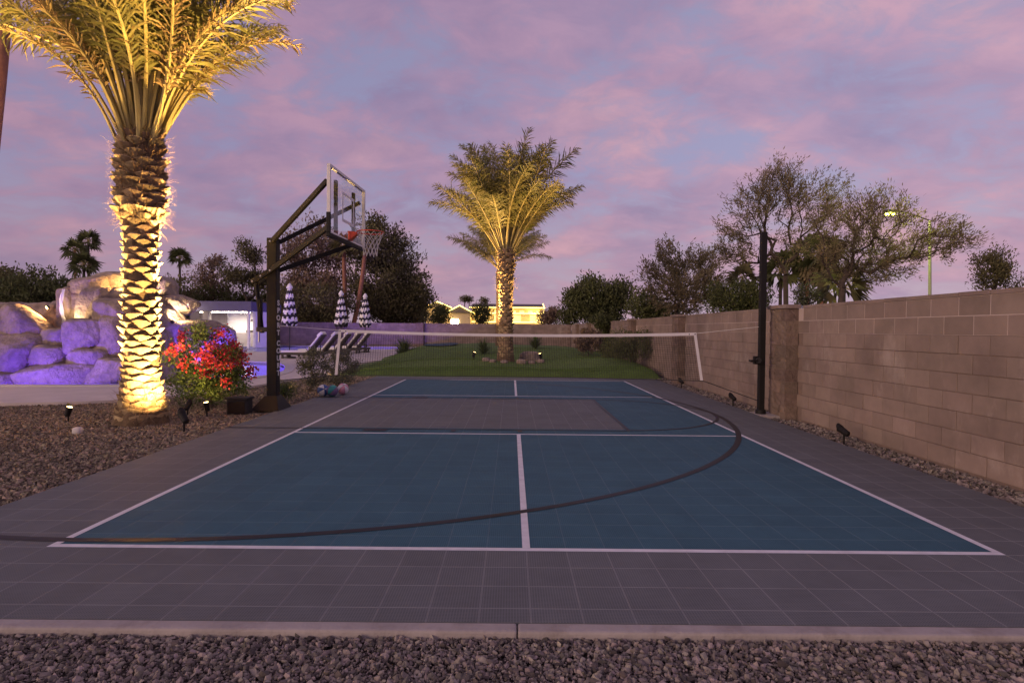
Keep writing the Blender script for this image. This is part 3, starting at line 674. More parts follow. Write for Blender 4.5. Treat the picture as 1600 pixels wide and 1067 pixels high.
# ------------------------------------------------------------------ trees
def leafquads(P, D, ln, wd, rg):
    n = len(P); D = D/np.linalg.norm(D, axis=1, keepdims=True); q = rg.normal(size=(n, 3)); S = np.cross(D, q); S /= np.linalg.norm(S, axis=1, keepdims=True)+1e-9
    l = (ln*rg.uniform(.6, 1.3, n))[:, None]; w = (wd*rg.uniform(.7, 1.2, n))[:, None]
    V = np.stack([P, P+D*l*.45+S*w/2, P+D*l, P+D*l*.45-S*w/2], 1).reshape(-1, 3); return V, np.arange(4*n).reshape(-1, 4)
def tree(name, base, trunk_top, blobs, n, leaves, lsize, lm, label, cat='tree', seed=0, rt=.14, spread=.3, up=.5, bark='bark', shell=.55, group=None, parts=('trunk', 'crown'), multi=0, kind=None, lw=.42, spray=0):
    "branch skeleton grown to points sampled in ellipsoid blobs (world coordinates), leaves clustered round its ends"
    rg = np.random.default_rng(seed); base = np.array(base, float); tt = np.array(trunk_top, float)
    B = np.array(blobs, float); vol = B[:, 3]*B[:, 4]*B[:, 5]; ch = rg.choice(len(B), n, p=vol/vol.sum()); u = rg.normal(size=(n, 3)); u /= np.linalg.norm(u, axis=1, keepdims=True)
    rad = rg.uniform(shell**2, 1.3, n)**.5; P = B[ch, :3]+u*rad[:, None]*B[ch, 3:6]
    P = P[P[:, 2] > base[2]+.1]
    nodes = [base, base*.5+tt*.5+rg.normal(0, .04, 3), tt]; par = [-1, 0, 1]; pl = [0, np.linalg.norm(tt-base)/2, np.linalg.norm(tt-base)]
    if multi:
        for k in range(multi):
            a = 2*PI*k/multi+rg.uniform(-.4, .4); q = tt+np.array([math.cos(a)*.5, math.sin(a)*.5, .7])*np.linalg.norm(B[0, 3:5])*.32
            nodes.append((tt+q)/2+rg.normal(0, .05, 3)); par.append(2); pl.append(pl[2]+.3); nodes.append(q); par.append(len(nodes)-2); pl.append(pl[2]+.8)
    tips = []
    for q in P[np.argsort(np.linalg.norm(P-tt, axis=1))]:
        A = np.array(nodes[2:]); dd = np.linalg.norm(A-q, axis=1); k = int(np.argmin(dd+.28*np.array(pl[2:])))+2; dist = np.linalg.norm(nodes[k]-q)
        m = (nodes[k]+q)/2+rg.normal(0, .055, 3)*dist+np.array([0, 0, -.06*dist]); nodes.append(m); par.append(k); pl.append(pl[k]+dist/2)
        nodes.append(q); par.append(len(nodes)-2); pl.append(pl[k]+dist); tips.append(len(nodes)-1)
    cnt = np.ones(len(nodes))
    for i in range(len(nodes)-1, 0, -1): cnt[par[i]] += cnt[i]
    rr_ = rt*(cnt/cnt[0])**.46; rr_ = np.maximum(rr_, rt*.045)
    V = []; F = []
    for i in range(1, len(nodes)):
        a, b = nodes[par[i]], nodes[i]; d = b-a; ln = np.linalg.norm(d)
        if ln < 1e-5: continue
        d = d/ln; x = np.cross(d, [0.3, .2, 1.0]); x /= np.linalg.norm(x)+1e-9; y = np.cross(d, x); o = len(V); ra = min(rr_[par[i]], rr_[i]*1.5)*(1.35 if par[i] == 0 else 1)
        for c, r in ((a, ra), (b, rr_[i])):
            for k in range(5): an = 2*PI*k/5; V.append(c+(x*math.cos(an)+y*math.sin(an))*r)
        F += [(o+k, o+(k+1) % 5, o+5+(k+1) % 5, o+5+k) for k in range(5)]
    root = empty(name, base, label, cat, group)
    if kind: root['kind'] = kind
    link(parts[0], npmesh(parts[0], np.array(V)-base, F, M[bark], smooth=True), root)
    T = np.array([nodes[i] for i in tips]); Dn = np.array([nodes[i]-nodes[par[i]] for i in tips]); Dn /= np.linalg.norm(Dn, axis=1, keepdims=True)+1e-9
    w = rg.uniform(.3, 1.5, len(T)); k = rg.choice(len(T), leaves, p=w/w.sum())
    LP = T[k]+np.clip(rg.normal(0, spread, (leaves, 3)), -2*spread, 2*spread)*np.array([1, 1, .75])-Dn[k]*rg.uniform(0, spread*1.2, leaves)[:, None]
    Sd = None
    if spray:
        cen = P.mean(0); Sd = Dn*.5+(T-cen)/(np.linalg.norm(T-cen, axis=1, keepdims=True)+1e-6)*.6+np.array([0, 0, .55])+rg.normal(0, .25, Dn.shape); Sd /= np.linalg.norm(Sd, axis=1, keepdims=True)
        LP = T[k]+Sd[k]*(rg.uniform(-.55, 1, leaves)*spray*rg.uniform(.5, 1, leaves))[:, None]+rg.normal(0, spread*.5, (leaves, 3))
    LP[:, 2] = np.maximum(LP[:, 2], base[2]+.03)
    D = Sd[k]*.9+rg.normal(0, .45, (leaves, 3)) if spray else Dn[k]*.6+np.array([0, 0, up])+rg.normal(0, .55, (leaves, 3))
    LV, LF = leafquads(LP, D, lsize, lsize*lw, rg)
    link(parts[1], npmesh(parts[1], LV-base, LF, M[lm]), root)
    return root
def px_tree(name, boxes, tx, Y, label, n, leaves, lsize, lm, seed, dep=None, tb=.45, **k):
    "boxes: crown lobes as photo-pixel rectangles (x0, y0, x1, y1) at depth Y"
    bl = []
    for i, (x0, y0, x1, y1) in enumerate(boxes):
        a = at(x0, y1, Y); b = at(x1, y0, Y); rx = (b.x-a.x)/2; bl.append(((a.x+b.x)/2, Y+(i % 3-1)*rx*.35, (a.z+b.z)/2, rx, dep or rx*.9, (b.z-a.z)/2))
    t = at(tx, 505, Y).x; lowz = min(b[2]-b[5] for b in bl); ct = sum(b[0] for b in bl)/len(bl)
    return tree(name, (t, Y, -.05), (t*.8+ct*.2, Y, max(.4, lowz+tb)), bl, n, leaves, lsize, lm, label, seed=seed, **k)
G = 'trees beyond the walls'
px_tree('mesquite_tree', [(1122, 310, 1190, 400), (1160, 270, 1240, 350), (1190, 252, 1260, 330), (1225, 280, 1310, 370), (1112, 375, 1180, 425), (1200, 350, 1270, 420)], 1232, 15.5, 'tall airy tree with thin branches behind the net post', 300, 13000, .12, 'leaf_grey', 1, lw=.24, spray=.42, spread=.13, shell=.35, rt=.085, group=G, tb=-.3, multi=4)
px_tree('mesquite_tree', [(1258, 330, 1335, 415), (1320, 300, 1400, 380), (1380, 300, 1440, 370), (1400, 355, 1495, 405), (1440, 345, 1500, 385), (1310, 370, 1450, 438)], 1297, 13, 'wide spreading tree over the wall with the glowing street lamp', 330, 16000, .115, 'leaf_grey', 2, lw=.24, spray=.40, spread=.13, shell=.35, rt=.09, group=G, tb=-.25, multi=4)
px_tree('mesquite_tree', [(1000, 405, 1060, 455), (1020, 380, 1075, 430), (1060, 395, 1128, 445), (1015, 435, 1120, 485)], 1056, 24, 'rounded olive brown tree right of the leafy bushes', 260, 13500, .18, 'leaf_grey', 3, lw=.26, spray=.55, spread=.18, shell=.35, rt=.09, group=G, tb=.2, multi=3)
px_tree('bushy_tree', [(872, 455, 930, 505), (895, 435, 970, 500), (940, 440, 992, 505)], 930, 48, 'dark rounded tree behind the far wall corner', 170, 16000, .30, 'leaf_green', 4, spread=.42, group=G, tb=.3)
px_tree('bushy_tree', [(985, 450, 1030, 503), (1000, 470, 1060, 505)], 1010, 30, 'bright green bush between two taller trees', 90, 4500, .20, 'leaf_green', 5, spread=.28, group=G, tb=.2, rt=.08)
px_tree('bushy_tree', [(1095, 445, 1150, 500), (1130, 440, 1190, 495), (1165, 450, 1215, 490)], 1150, 21, 'dense green hedge tree low behind the side wall', 130, 7000, .14, 'leaf_green', 6, spread=.22, group=G, tb=.2, rt=.07)
px_tree('bushy_tree', [(1240, 448, 1282, 478)], 1262, 17, 'small leafy shrub beyond the wall between palm trunks', 40, 1500, .10, 'leaf_sage', 7, spread=.12, group=G, tb=.05, rt=.05)
px_tree('gum_tree', [(1515, 400, 1560, 455), (1540, 388, 1580, 430), (1570, 425, 1610, 460)], 1555, 28, 'dark clumpy tree at the picture edge over the wall', 80, 4200, .16, 'leaf_dark', 8, spread=.24, group=G, tb=.1, rt=.1)
px_tree('bushy_tree', [(-40, 422, 55, 490)], 5, 44, 'dark rounded tree at the picture edge behind the rocks', 110, 6000, .32, 'leaf_dark', 9, spread=.42, group=G, tb=.2)
px_tree('bushy_tree', [(25, 430, 110, 490), (60, 440, 150, 495)], 75, 40, 'broad green tree right behind the rock waterfall', 130, 8000, .30, 'leaf_green', 10, spread=.42, group=G, tb=.2)
px_tree('bushy_tree', [(150, 445, 260, 500), (240, 435, 310, 490)], 235, 52, 'dark wide tree behind the big palm trunk', 130, 7000, .34, 'leaf_dark', 11, spread=.46, group=G, tb=.2)
px_tree('gum_tree', [(300, 415, 335, 445), (320, 395, 352, 430), (295, 440, 350, 480)], 338, 56, 'clumpy gum tree with forked crown near the lone palm', 60, 4200, .30, 'leaf_brown', 12, spread=.42, group=G, tb=-.4, rt=.16, shell=.2)
px_tree('gum_tree', [(355, 412, 400, 455), (372, 378, 408, 420), (385, 420, 420, 460)], 385, 54, 'taller gum tree just left of the hoop pole', 66, 4800, .30, 'leaf_dark', 13, spread=.42, group=G, tb=-.4, rt=.16, shell=.2)
px_tree('bushy_tree', [(290, 450, 400, 505), (380, 455, 470, 508)], 380, 58, 'low wide green tree behind the outdoor kitchen', 130, 8000, .36, 'leaf_green', 14, spread=.46, group=G, tb=.1)
px_tree('bushy_tree', [(430, 370, 490, 450), (455, 345, 520, 430), (490, 370, 545, 450), (440, 430, 545, 508)], 490, 56, 'large brownish tree behind the hoop pole arms', 260, 14000, .36, 'leaf_brown', 15, spread=.55, group=G, tb=.5, rt=.25)
px_tree('bushy_tree', [(440, 450, 560, 508)], 500, 50, 'dark low tree behind the striped umbrellas', 120, 7000, .32, 'leaf_dark', 16, spread=.45, group=G, tb=.1)
px_tree('pine_tree', [(548, 350, 600, 420), (565, 338, 625, 420), (590, 365, 650, 450), (556, 410, 640, 500), (600, 420, 668, 500), (575, 440, 668, 512)], 610, 55, 'big dark pine mass behind the basketball hoop', 420, 30000, .34, 'leaf_dark', 17, spread=.5, group=G, tb=1.0, rt=.35)
for i, (x0, y0, x1, y1, Y, lm, lb) in enumerate(((672, 478, 700, 506, 70, 'leaf_green', 'bush in front of the light trimmed gable'), (742, 474, 765, 506, 72, 'leaf_green', 'slim shrub in front of the lit long house wall'),
        (842, 484, 876, 506, 60, 'leaf_brown', 'low brown shrub at the end of the lit house'), (655, 468, 668, 505, 78, 'leaf_dark', 'narrow dark shrub between pine and lit house'))):
    px_tree('shrub', [(x0, y0, x1, y1)], (x0+x1)/2, Y, lb, 45, 2200, .3, lm, 30+i, spread=.36, tb=.1, rt=.06, parts=('stem', 'foliage'))

# ------------------------------------------------------------------ garden plants
def shrub(name, x, y, w, h, lm, label, seed, n=60, leaves=1800, ls=.05, z=-.03, up=.5, cat='shrub', spread=.06, bark='bark'):
    return tree(name, (x, y, z), (x, y, z+h*.12), [(x, y, z+h*.55, w/2, w/2, h*.45)], n, leaves, ls, lm, label, cat=cat, seed=seed, rt=.022, spread=spread, up=up, shell=.35, parts=('stem', 'foliage'), bark=bark)
bou = tree('bougainvillea', (-5.47, 6.75, -.03), (-5.47, 6.75, .2), [(-5.58, 6.75, .80, .60, .5, .60), (-5.24, 6.75, .56, .42, .42, .48), (-5.85, 6.8, 1.12, .32, .35, .30), (-5.55, 6.8, .4, .64, .5, .35)], 150, 11000, .060, 'leaf_bush', 'red flowering bougainvillea bush beside the big lit palm', 'bush', 41, rt=.03, spread=.085, up=.3, shell=.5, parts=('stem', 'foliage'))
rg = np.random.default_rng(44); base = np.array(bou.location); cl_ = []
while len(cl_) < 50:
    u = rg.normal(size=3); u /= np.linalg.norm(u)
    if u[2] < -.45: continue
    b = [(-5.64, 6.75, .82, .62, .54, .58), (-5.26, 6.75, .60, .44, .45, .48)][rg.integers(2)]
    c = np.array(b[:3])+u*np.array(b[3:])*rg.uniform(.92, 1.05)
    if c[2] > .25 and (c[0] > -5.5 or c[2] > .95 or rg.random() < .25): cl_.append(c)
k = rg.integers(0, len(cl_), 2700); P = np.array(cl_)[k]+rg.normal(0, .055, (2700, 3)); LV, LF = leafquads(P, rg.normal(size=(2700, 3))+(0, 0, .3), .050, .042, rg)
link('flower', npmesh('flower', LV-base, LF, M['bract']), bou)['kind'] = 'stuff'
shrub('shrub', -4.62, 9.6, .62, .92, 'leaf_sage', 'taller grey green shrub in the gravel near the balls', 51, 70, 2600, .055)
shrub('shrub', -4.55, 11.6, .95, .85, 'leaf_sage', 'wide grey green shrub by the net end tape', 52, 80, 3200, .055)
shrub('shrub', -4.62, 7.75, .5, .38, 'leaf_bush', 'small low green plant right beside the hoop base', 53, 40, 1100, .04)
shrub('shrub', -4.95, 8.7, .55, .32, 'leaf_sage', 'low creeping plant in gravel behind the hoop', 54, 40, 1100, .04)
shrub('shrub', -4.35, 10.6, .7, .28, 'leaf_sage', 'low dry ground plant behind the three balls', 55, 40, 1200, .04)
shrub('shrub', 3.2, 21.5, 1.1, 1.1, 'leaf_brown', 'brownish round grass clump near the far side wall', 56, 80, 3000, .12, z=hgt(3.2, 21.5), up=1.2)
shrub('shrub', 3.95, 16.2, 1.5, 1.15, 'leaf_green', 'dark green leafy shrub at the wall beside the green', 57, 120, 4500, .075, z=hgt(3.9, 16.2), spread=.1)
shrub('shrub', 3.85, 18.2, 1.1, 1.0, 'leaf_green', 'second green shrub farther along the side wall', 58, 80, 3000, .075, z=.05, spread=.1)
tree('climbing_vine', (4.25, 24.1, 0), (4.25, 24.1, .4), [(4.2, 24.2, 1.0, .28, .5, 1.05), (4.2, 24.1, 1.9, .55, .5, .30)], 90, 4200, .11, 'leaf_green', 'green vine climbing over a wall pilaster', 'vine', 59, rt=.03, spread=.12, parts=('stem', 'foliage'))
def spiky(x, y, z, h, n, label, seed, m='leaf_bush'):
    rg = random.Random(seed); root = empty('spiky_plant', (x, y, z), label, 'plant'); mb = MB()
    for i in range(n):
        az = rg.uniform(0, 2*PI); el = R(rg.uniform(25, 85)); l = h*rg.uniform(.7, 1.1); d = Vector((math.cos(az)*math.cos(el), math.sin(az)*math.cos(el), math.sin(el))); w = Vector((-math.sin(az), math.cos(az), 0))*.022*h
        a = d*l*.55; e = a+(d+Vector((0, 0, -.45))).normalized()*l*.5; mb.add([-w, w, a+w, a-w, e], [(0, 1, 2, 3), (3, 2, 4)])
    mb.build('blade', M[m], root)['kind'] = 'stuff'; return root
spiky(-5.2, 24.0, .1, 1.05, 150, 'spiky green plant lit yellow at the pool edge', 61)
spiky(-1.35, 22.0, hgt(-1.35, 22), .8, 110, 'spiky plant left of the palm on the green', 62)
spiky(1.0, 23.0, hgt(1.0, 23), .8, 110, 'spiky plant right of the palm on the green', 63)

# ------------------------------------------------------------------ lights in the beds
def spot_fixture(x, y, aim, label, energy=0, z=-.03, cone=70, col=WARM, s=1.0):
    root = empty('garden_spotlight', (x, y, z), label, 'spotlight', 'garden spotlights'); d = (Vector(aim)-Vector((x, y, z+.16))).normalized()
    MB().tube([(0, 0, -.05), (0, 0, .12*s)], .012*s, 8).build('stake', M['black_metal'], root)
    c = Vector((0, 0, .155*s)); MB().tube([c-d*.075*s, c-d*.06*s, c+d*.07*s, c+d*.075*s], [.022*s, .038*s, .043*s, .046*s], 14).build('body', M['black_metal'], root, smooth=False)
    x_ = d.cross(Vector((0, 0, 1))); x_ = x_.normalized() if x_.length > 1e-3 else Vector((1, 0, 0)); y_ = x_.cross(d)
    V = []
    for k in range(9):
        a = PI*k/8; r = (x_*math.cos(a)+y_*math.sin(a))*.048*s; V += [c+r+d*.06*s, c+r+d*(.075+.05*math.sin(a))*s]
    MB().add(V, [(2*k, 2*k+2, 2*k+3, 2*k+1) for k in range(8)]).build('hood', M['black_metal'], root)
    if energy:
        V = [c+d*.078*s+(x_*math.cos(2*PI*k/14)+y_*math.sin(2*PI*k/14))*.036*s for k in range(14)]
        MB().add(V, [tuple(range(14))]).build('lens', M['lens'], root)
        q = Vector((x, y, z))+c+d*.10*s; lamp('spot', 'SPOT', q, energy, col, root, q+d, .02, cone, .8)
    return root
spot_fixture(-6.75, 5.05, (-5.66, 5.0, 3.6), 'lit garden spotlight left of the big palm trunk', 4200, cone=84)
spot_fixture(-4.62, 4.35, (-5.60, 4.95, 1.15), 'black bullet spotlight in front of the red bush aimed at the palm', 1250, cone=96, s=1.2)
spot_fixture(-5.35, 5.75, (-5.3, 6.7, 1.0), 'small lit spotlight under the flowering bush', 45, cone=110)
spot_fixture(-5.02, 5.72, (-5.45, 5.1, 5.2), 'lit spotlight beside the black speaker box', 11000, cone=56)
spot_fixture(-4.9, 8.6, (-4.3, 9.6, .4), 'lit path spotlight in the gravel behind the hoop', 10, cone=120)
for (x, y, e, lb) in ((-1.5, 17.9, 5200, 'lit spotlight left of the palm on the green'), (1.0, 18.3, 3000, 'lit spotlight right of the palm on the green'), (-.5, 19.3, 2600, 'lit spotlight behind the palm on the green')):
    spot_fixture(x, y, (-.32, 17.6, 5.4), lb, e*(.9 if x < -1 else .5), z=hgt(x, y)-.02, cone=62, s=1.3)
spot_fixture(-1.6, 29.2, (-.75, 30, 5.5), 'lit spotlight at the foot of the hidden rear palm', 1400, z=hgt(-1.6, 29.2)-.02, cone=60)
for (x, y, lb) in ((4.22, 3.86, 'dark spotlight on a stake nearest along the wall'), (4.20, 7.6, 'dark spotlight on a stake just past the black post'), (4.22, 11.1, 'dark spotlight on a stake near the net end')):
    spot_fixture(x, y, (4.0, y+.9, .5), lb, 0, s=1.05)
spot_fixture(-4.95, 23.2, (-5.2, 24, .6), 'lit spotlight under the spiky plant by the pool', 60, z=.05, cone=110, s=1.2)
spot_fixture(-5.35, 13.6, (-5.3, 14.6, .1), 'lit path light at the deck edge behind the net tape', 30, z=-.02, cone=130, s=1.2)
spot_fixture(-13.2, 9.3, (-12.9, 10.9, 7.5), 'spotlight at the foot of the tall orange palm trunk', 2600, z=.03, cone=40)
sb = empty('garden_speaker', (-4.62, 6.0, -.03), 'black outdoor speaker box under the red bush', 'speaker')
MB().box((-.17, -.12, 0), (.17, .12, .26), bev=.035).build('cabinet', M['speaker'], sb); MB().box((-.14, -.128, .03), (.14, -.121, .22), bev=.002).build('grille', M['black_metal'], sb)
MB().box((-.19, -.14, .255), (.19, .13, .29), bev=.012).build('lid', M['speaker'], sb)
# pale stone in the gravel
def rock_mesh(name, sx, sy, sz, seed, m, sub=4, pw=3.2, amp=.10):
    bm = bmesh.new(); bmesh.ops.create_cube(bm, size=2); bmesh.ops.subdivide_edges(bm, edges=bm.edges[:], cuts=2**sub-1 if sub < 4 else 12, use_grid_fill=True)
    rg = random.Random(seed); ph = [(rg.uniform(-9, 9), rg.uniform(-9, 9), rg.uniform(-9, 9)) for _ in range(3)]
    cuts = [(Vector((rg.gauss(0, 1), rg.gauss(0, 1)-.5, rg.gauss(0, 1))).normalized(), rg.uniform(.95, 1.12)) for _ in range(6)]
    from mathutils import noise as mn
    for v in bm.verts:
        c = v.co; c = c*.999; k = (abs(c.x)**pw+abs(c.y)**pw+abs(c.z)**pw)**(1/pw); c = c/k
        for pn, pd in cuts:
            e_ = c.dot(pn)-pd
            if e_ > 0: c = c-pn*e_*.92
        q = Vector((c.x*sx, c.y*sy, c.z*sz)); a = min(sx, sy, sz)
        n_ = mn.noise(q*1.1/max(.25, a)*.55+Vector(ph[0]))*amp*2.2+mn.noise(q*2.4/max(.25, a)*.6+Vector(ph[1]))*amp+mn.noise(q*6/max(.25, a)*.6+Vector(ph[2]))*amp*.35
        v.co = q*(1+n_)
    me = bpy.data.meshes.new(name); bm.to_mesh(me); bm.free(); me.materials.append(m); me.polygons.foreach_set('use_smooth', [True]*len(me.polygons)); return me
tag(link('stone', rock_mesh('stone', .06, .05, .05, 4, M['coping'], 2), None, (-5.9, 4.1, .01)), 'pale stone lying in gravel before the big palm', 'stone')
for i, (x, y, s) in enumerate(((.55, 18.3, .42), (.25, 16.75, .16), (.95, 17.4, .15), (-1.0, 17.0, .15), (-.35, 16.55, .13), (.6, 16.9, .12), (-.75, 16.7, .12))):
    lb = ['large lit boulder right of the palm on the green', 'pale stone in front of the palm ring', 'pale stone at the right end of the palm ring', 'pale stone at the left end of the palm ring', 'small stone left of centre in the palm ring', 'small stone right of centre in the palm ring', 'small stone beside the left palm light'][i]
    tag(link('stone', rock_mesh('stone', s, s*.8, s*.6, 70+i, M['rock'], 3), None, (x, y, hgt(x, y)+s*.3)), lb, 'stone')

# ------------------------------------------------------------------ rock waterfall
RY = 1.0
rw = empty('rock_waterfall', (-10.8, 11.2, 0), 'stacked boulder waterfall glowing purple beside the pool', 'waterfall')
def boulder(x0, y0, x1, y1, Y, seed, dep=None, pw=4.0, amp=.08, rot=0, nm='boulder'):
    a = at(x0, y1, Y); b = at(x1, y0, Y); sx = (b.x-a.x)/2; sz = (b.z-a.z)/2; d = dep or max(.5, sx*.8)
    o = link(nm, rock_mesh('boulder', sx*1.17, d, sz*1.15, seed, M['rock'], 4, pw, amp), rw, ((a.x+b.x)/2-rw.location.x, Y+d-rw.location.y, (a.z+b.z)/2), (0, rot, random.Random(seed).uniform(-.1, .1)))
    return o
for i, (x0, y0, x1, y1, Y, dep, pw, rot) in enumerate((
        (8, 572, 130, 612, 10.1, .7, 4, 0), (122, 566, 200, 612, 10.15, .8, 5, 0), (190, 560, 245, 612, 10.5, .9, 4, 0), (40, 544, 100, 582, 10.55, .7, 4.5, .05), (92, 547, 156, 580, 10.5, .7, 4.5, -.03), (52, 516, 105, 553, 10.95, .6, 5, -.04),
        (98, 503, 148, 555, 10.7, .55, 6, 0), (144, 500, 200, 580, 10.8, .8, 6, 0), (140, 470, 200, 515, 11.0, .8, 5, .1), (116, 452, 162, 508, 11.5, .6, 6, .05), (80, 449, 101, 520, 11.8, .5, 5, 0), (97, 441, 122, 515, 11.95, .5, 6, 0),
        (100, 432, 165, 462, 11.9, 1.0, 3.6, -.12), (130, 425, 222, 458, 12.2, 1.0, 3.2, .05), (150, 452, 215, 500, 11.7, .9, 5, 0), (18, 477, 68, 548, 12.2, .8, 3.6, 0), (62, 475, 84, 520, 12.3, .5, 4, 0), (-50, 528, 27, 606, 10.4, .8, 3.6, .1),
        (-28, 500, 66, 548, 11.0, .55, 3.6, .82), (-50, 486, 22, 540, 12.2, .8, 3.6, .1), (-30, 586, 17, 612, 10.05, .6, 4, 0), (190, 485, 240, 570, 11.6, .9, 4, 0), (240, 506, 318, 560, 12.6, .8, 4, 0), (242, 462, 285, 489, 12.9, .55, 3, 0), (300, 510, 345, 548, 13.2, .6, 3.5, 0), (-70, 474, 30, 505, 13, .8, 3.6, 0), (85, 455, 215, 600, 12.3, .8, 5, 0), (10, 500, 110, 600, 12.4, .8, 4, 0), (-60, 505, 40, 600, 12.2, .8, 4, 0))):
    boulder(x0, y0, x1, y1, Y+RY, 100+i, dep, pw+.6, .06, rot)
a = at(98, 452, 11.85+RY); b = at(106, 505, 11.85+RY)
mb = MB(); V = []
for k in range(11):
    t = k/10; z = a.z+(b.z-a.z)*t
    for q in range(5): u = q/4-.5; V.append((a.x+(b.x-a.x)*.5+u*.075*(1+.25*t)+.012*math.sin(k*1.7+q), 11.80+RY-.10*math.sin(PI*min(1, t*1.1))-.02*math.cos(q*2.2), z))
mb.add([Vector(v)-rw.location for v in V], [(k*5+q, k*5+q+1, (k+1)*5+q+1, (k+1)*5+q) for k in range(10) for q in range(4)]).build('falling_water', M['cushion'], rw, smooth=True)
def plain_lamp(x, y, z, e, col, label, aim=None, cone=110, kind='SPOT', size=.05, m='lens'):
    root = empty('pool_lamp' if col == PURPLE else 'rock_lamp', (x, y, z), label, 'lamp'); d = (Vector(aim)-Vector((x, y, z))).normalized() if aim else Vector((0, 0, 1))
    MB().tube([Vector()-d*.06, Vector()-d*.005], [.05, .06], 14).build('housing', M['dark_steel'], root)
    q = d.to_track_quat('Z', 'Y').to_matrix(); MB().add([q @ Vector((.048*math.cos(2*PI*k/14), .048*math.sin(2*PI*k/14), 0)) for k in range(14)], [tuple(range(14))]).build('lens', m if not isinstance(m, str) else M[m], root)
    lamp('light', kind, (x, y, z+.0)+d*.03 if False else Vector((x, y, z))+d*.04, e, col, root, Vector((x, y, z))+d, size, cone, .7); return root
M['lens_purple'] = emis('lens_purple', (.30, .14, 1.0), 8)
for (x, e, lb) in ((-12.6, 270, 'purple pool lamp under the left end of the waterfall'), (-11.2, 300, 'purple pool lamp under the middle of the waterfall'), (-9.8, 210, 'purple pool lamp under the right end of the waterfall')):
    plain_lamp(x, 9.82, -.16, e, PURPLE, lb, (x, 11.2, 1.6), 150, m='lens_purple')
plain_lamp(-8.3, 13.0, -.45, 2000, PURPLE, 'purple pool lamp in the near pool wall', (-9.5, 16, -.6), 160, m='lens_purple')
plain_lamp(-10.6, 18.9, -.45, 200, PURPLE, 'purple pool lamp in the back of the near pool', (-10, 15, -.6), 160, m='lens_purple')
plain_lamp(-9.2, 35.2, -.4, 1300, PURPLE, 'purple pool lamp in the far pool near the loungers', (-11, 40, .2), 165, m='lens_purple')
plain_lamp(-14.5, 29.2, -.4, 260, PURPLE, 'purple pool lamp at the near side of the far pool', (-15, 40, .5), 165, m='lens_purple')
plain_lamp(-18, 39.9, -.4, 150, PURPLE, 'purple pool lamp at the far side of the far pool', (-17, 34, .2), 165, m='lens_purple')
q = at(101, 512, 11.2+RY); plain_lamp(q.x, 11.25+RY, q.z+.03, 70, (1, .68, .32), 'warm lamp below the falling water', (q.x, 13, q.z+1.4), 120)
q = at(73, 481, 12.95); plain_lamp(q.x, 12.95, q.z, 150, (1, .50, .15), 'warm lamp among the boulders at the picture edge', (q.x-.75, 11.6, q.z-.75), 140)
q = at(196, 452, 12.9); plain_lamp(q.x, 12.85, q.z, 150, (1, .55, .16), 'warm lamp under the top boulder behind the palm', (q.x-.5, 13.6, q.z+.22), 150)
q = at(270, 502, 13.3); plain_lamp(q.x, 13.3, q.z, 300, (1, .70, .36), 'warm lamp below the small bright boulder', (q.x-.05, 14.0, q.z+.55), 110)

# ------------------------------------------------------------------ basketball goal
bg_ = empty('basketball_goal', (-4.225, 6.4, 0), 'tall black basketball goal with glass backboard beside the court', 'basketball hoop')
BM = M['black_metal']; o_ = Vector(bg_.location)
def rel(p): return Vector(p)-o_
MB().box((-.085, -.085, .02), (.085, .085, 2.95), bev=.012).build('pole', BM, bg_)
mb = MB(); mb.add([(-.27, -.30, .012), (.21, -.30, .012), (.21, .28, .012), (-.27, .28, .012), (-.11, -.11, .24), (.10, -.11, .24), (.10, .11, .24), (-.11, .11, .24)], [(0, 3, 2, 1), (0, 1, 5, 4), (1, 2, 6, 5), (2, 3, 7, 6), (3, 0, 4, 7), (4, 5, 6, 7)]); mb.build('base_cover', BM, bg_)
for sx in (-1, 1):
    for sy in (-1, 1): MB().lathe([(.018, 0), (.018, .03)], 8, o=(sx*.2-.03, sy*.24, .03)).build('anchor_bolt', M['dark_steel'], bg_)
phi = R(-3.2); bc = Vector((-2.985, 6.55, 3.475)); tv = Vector((-math.sin(phi), math.cos(phi), 0)); nv = Vector((math.cos(phi), math.sin(phi), 0))
def bp(t, n, z): return rel(bc+tv*t+nv*n+Vector((0, 0, z)))
BMt = Matrix(((nv.x, tv.x, 0, bc.x-o_.x), (nv.y, tv.y, 0, bc.y-o_.y), (0, 0, 1, bc.z), (0, 0, 0, 1)))
bd = empty('backboard', (0, 0, 0)); bd.parent = bg_
HWB, HHB = .915, .555
MB().box((-.006, -HWB+.03, -HHB+.03), (.006, HWB-.03, HHB-.03), M=BMt).build('glass', GLASS, bd)
mb = MB()
for lo, hi in (((-.03, -HWB, HHB-.045), (.024, HWB, HHB)), ((-.03, -HWB, -HHB), (.024, HWB, -HHB+.045)), ((-.03, -HWB, -HHB+.045), (.024, -HWB+.045, HHB-.045)), ((-.03, HWB-.045, -HHB+.045), (.024, HWB, HHB-.045))): mb.box(lo, hi, M=BMt, bev=.004)
mb.build('frame', M['white_metal'], bd)
mb = MB()
for lo, hi in (((.0075, -.305, .20), (.0085, .305, .25)), ((.0075, -.305, -.25), (.0085, -.255, .20)), ((.0075, .255, -.25), (.0085, .305, .20)), ((.0075, -.255, -.25), (.0085, .255, -.20))): mb.box(lo, hi, M=BMt)
mb.build('target_square', M['white_paint'], bd)
mb = MB(); mb.box((-.035, -HWB-.02, -HHB-.05), (.035, HWB+.02, -HHB+.015), M=BMt, bev=.012)
for s in (-1, 1): mb.box((-.034, s*HWB-.022, -HHB+.016), (.034, s*HWB+.022, -HHB+.34), M=BMt, bev=.01)
mb.build('edge_padding', BM, bd)
mb = MB()
for s in (-.45, .45): mb.box((-.075, s-.04, -.50), (-.031, s+.04, .40), M=BMt)
mb.build('mounting_rail', BM, bd)
topz = 2.90
ARM = M['dark_steel']
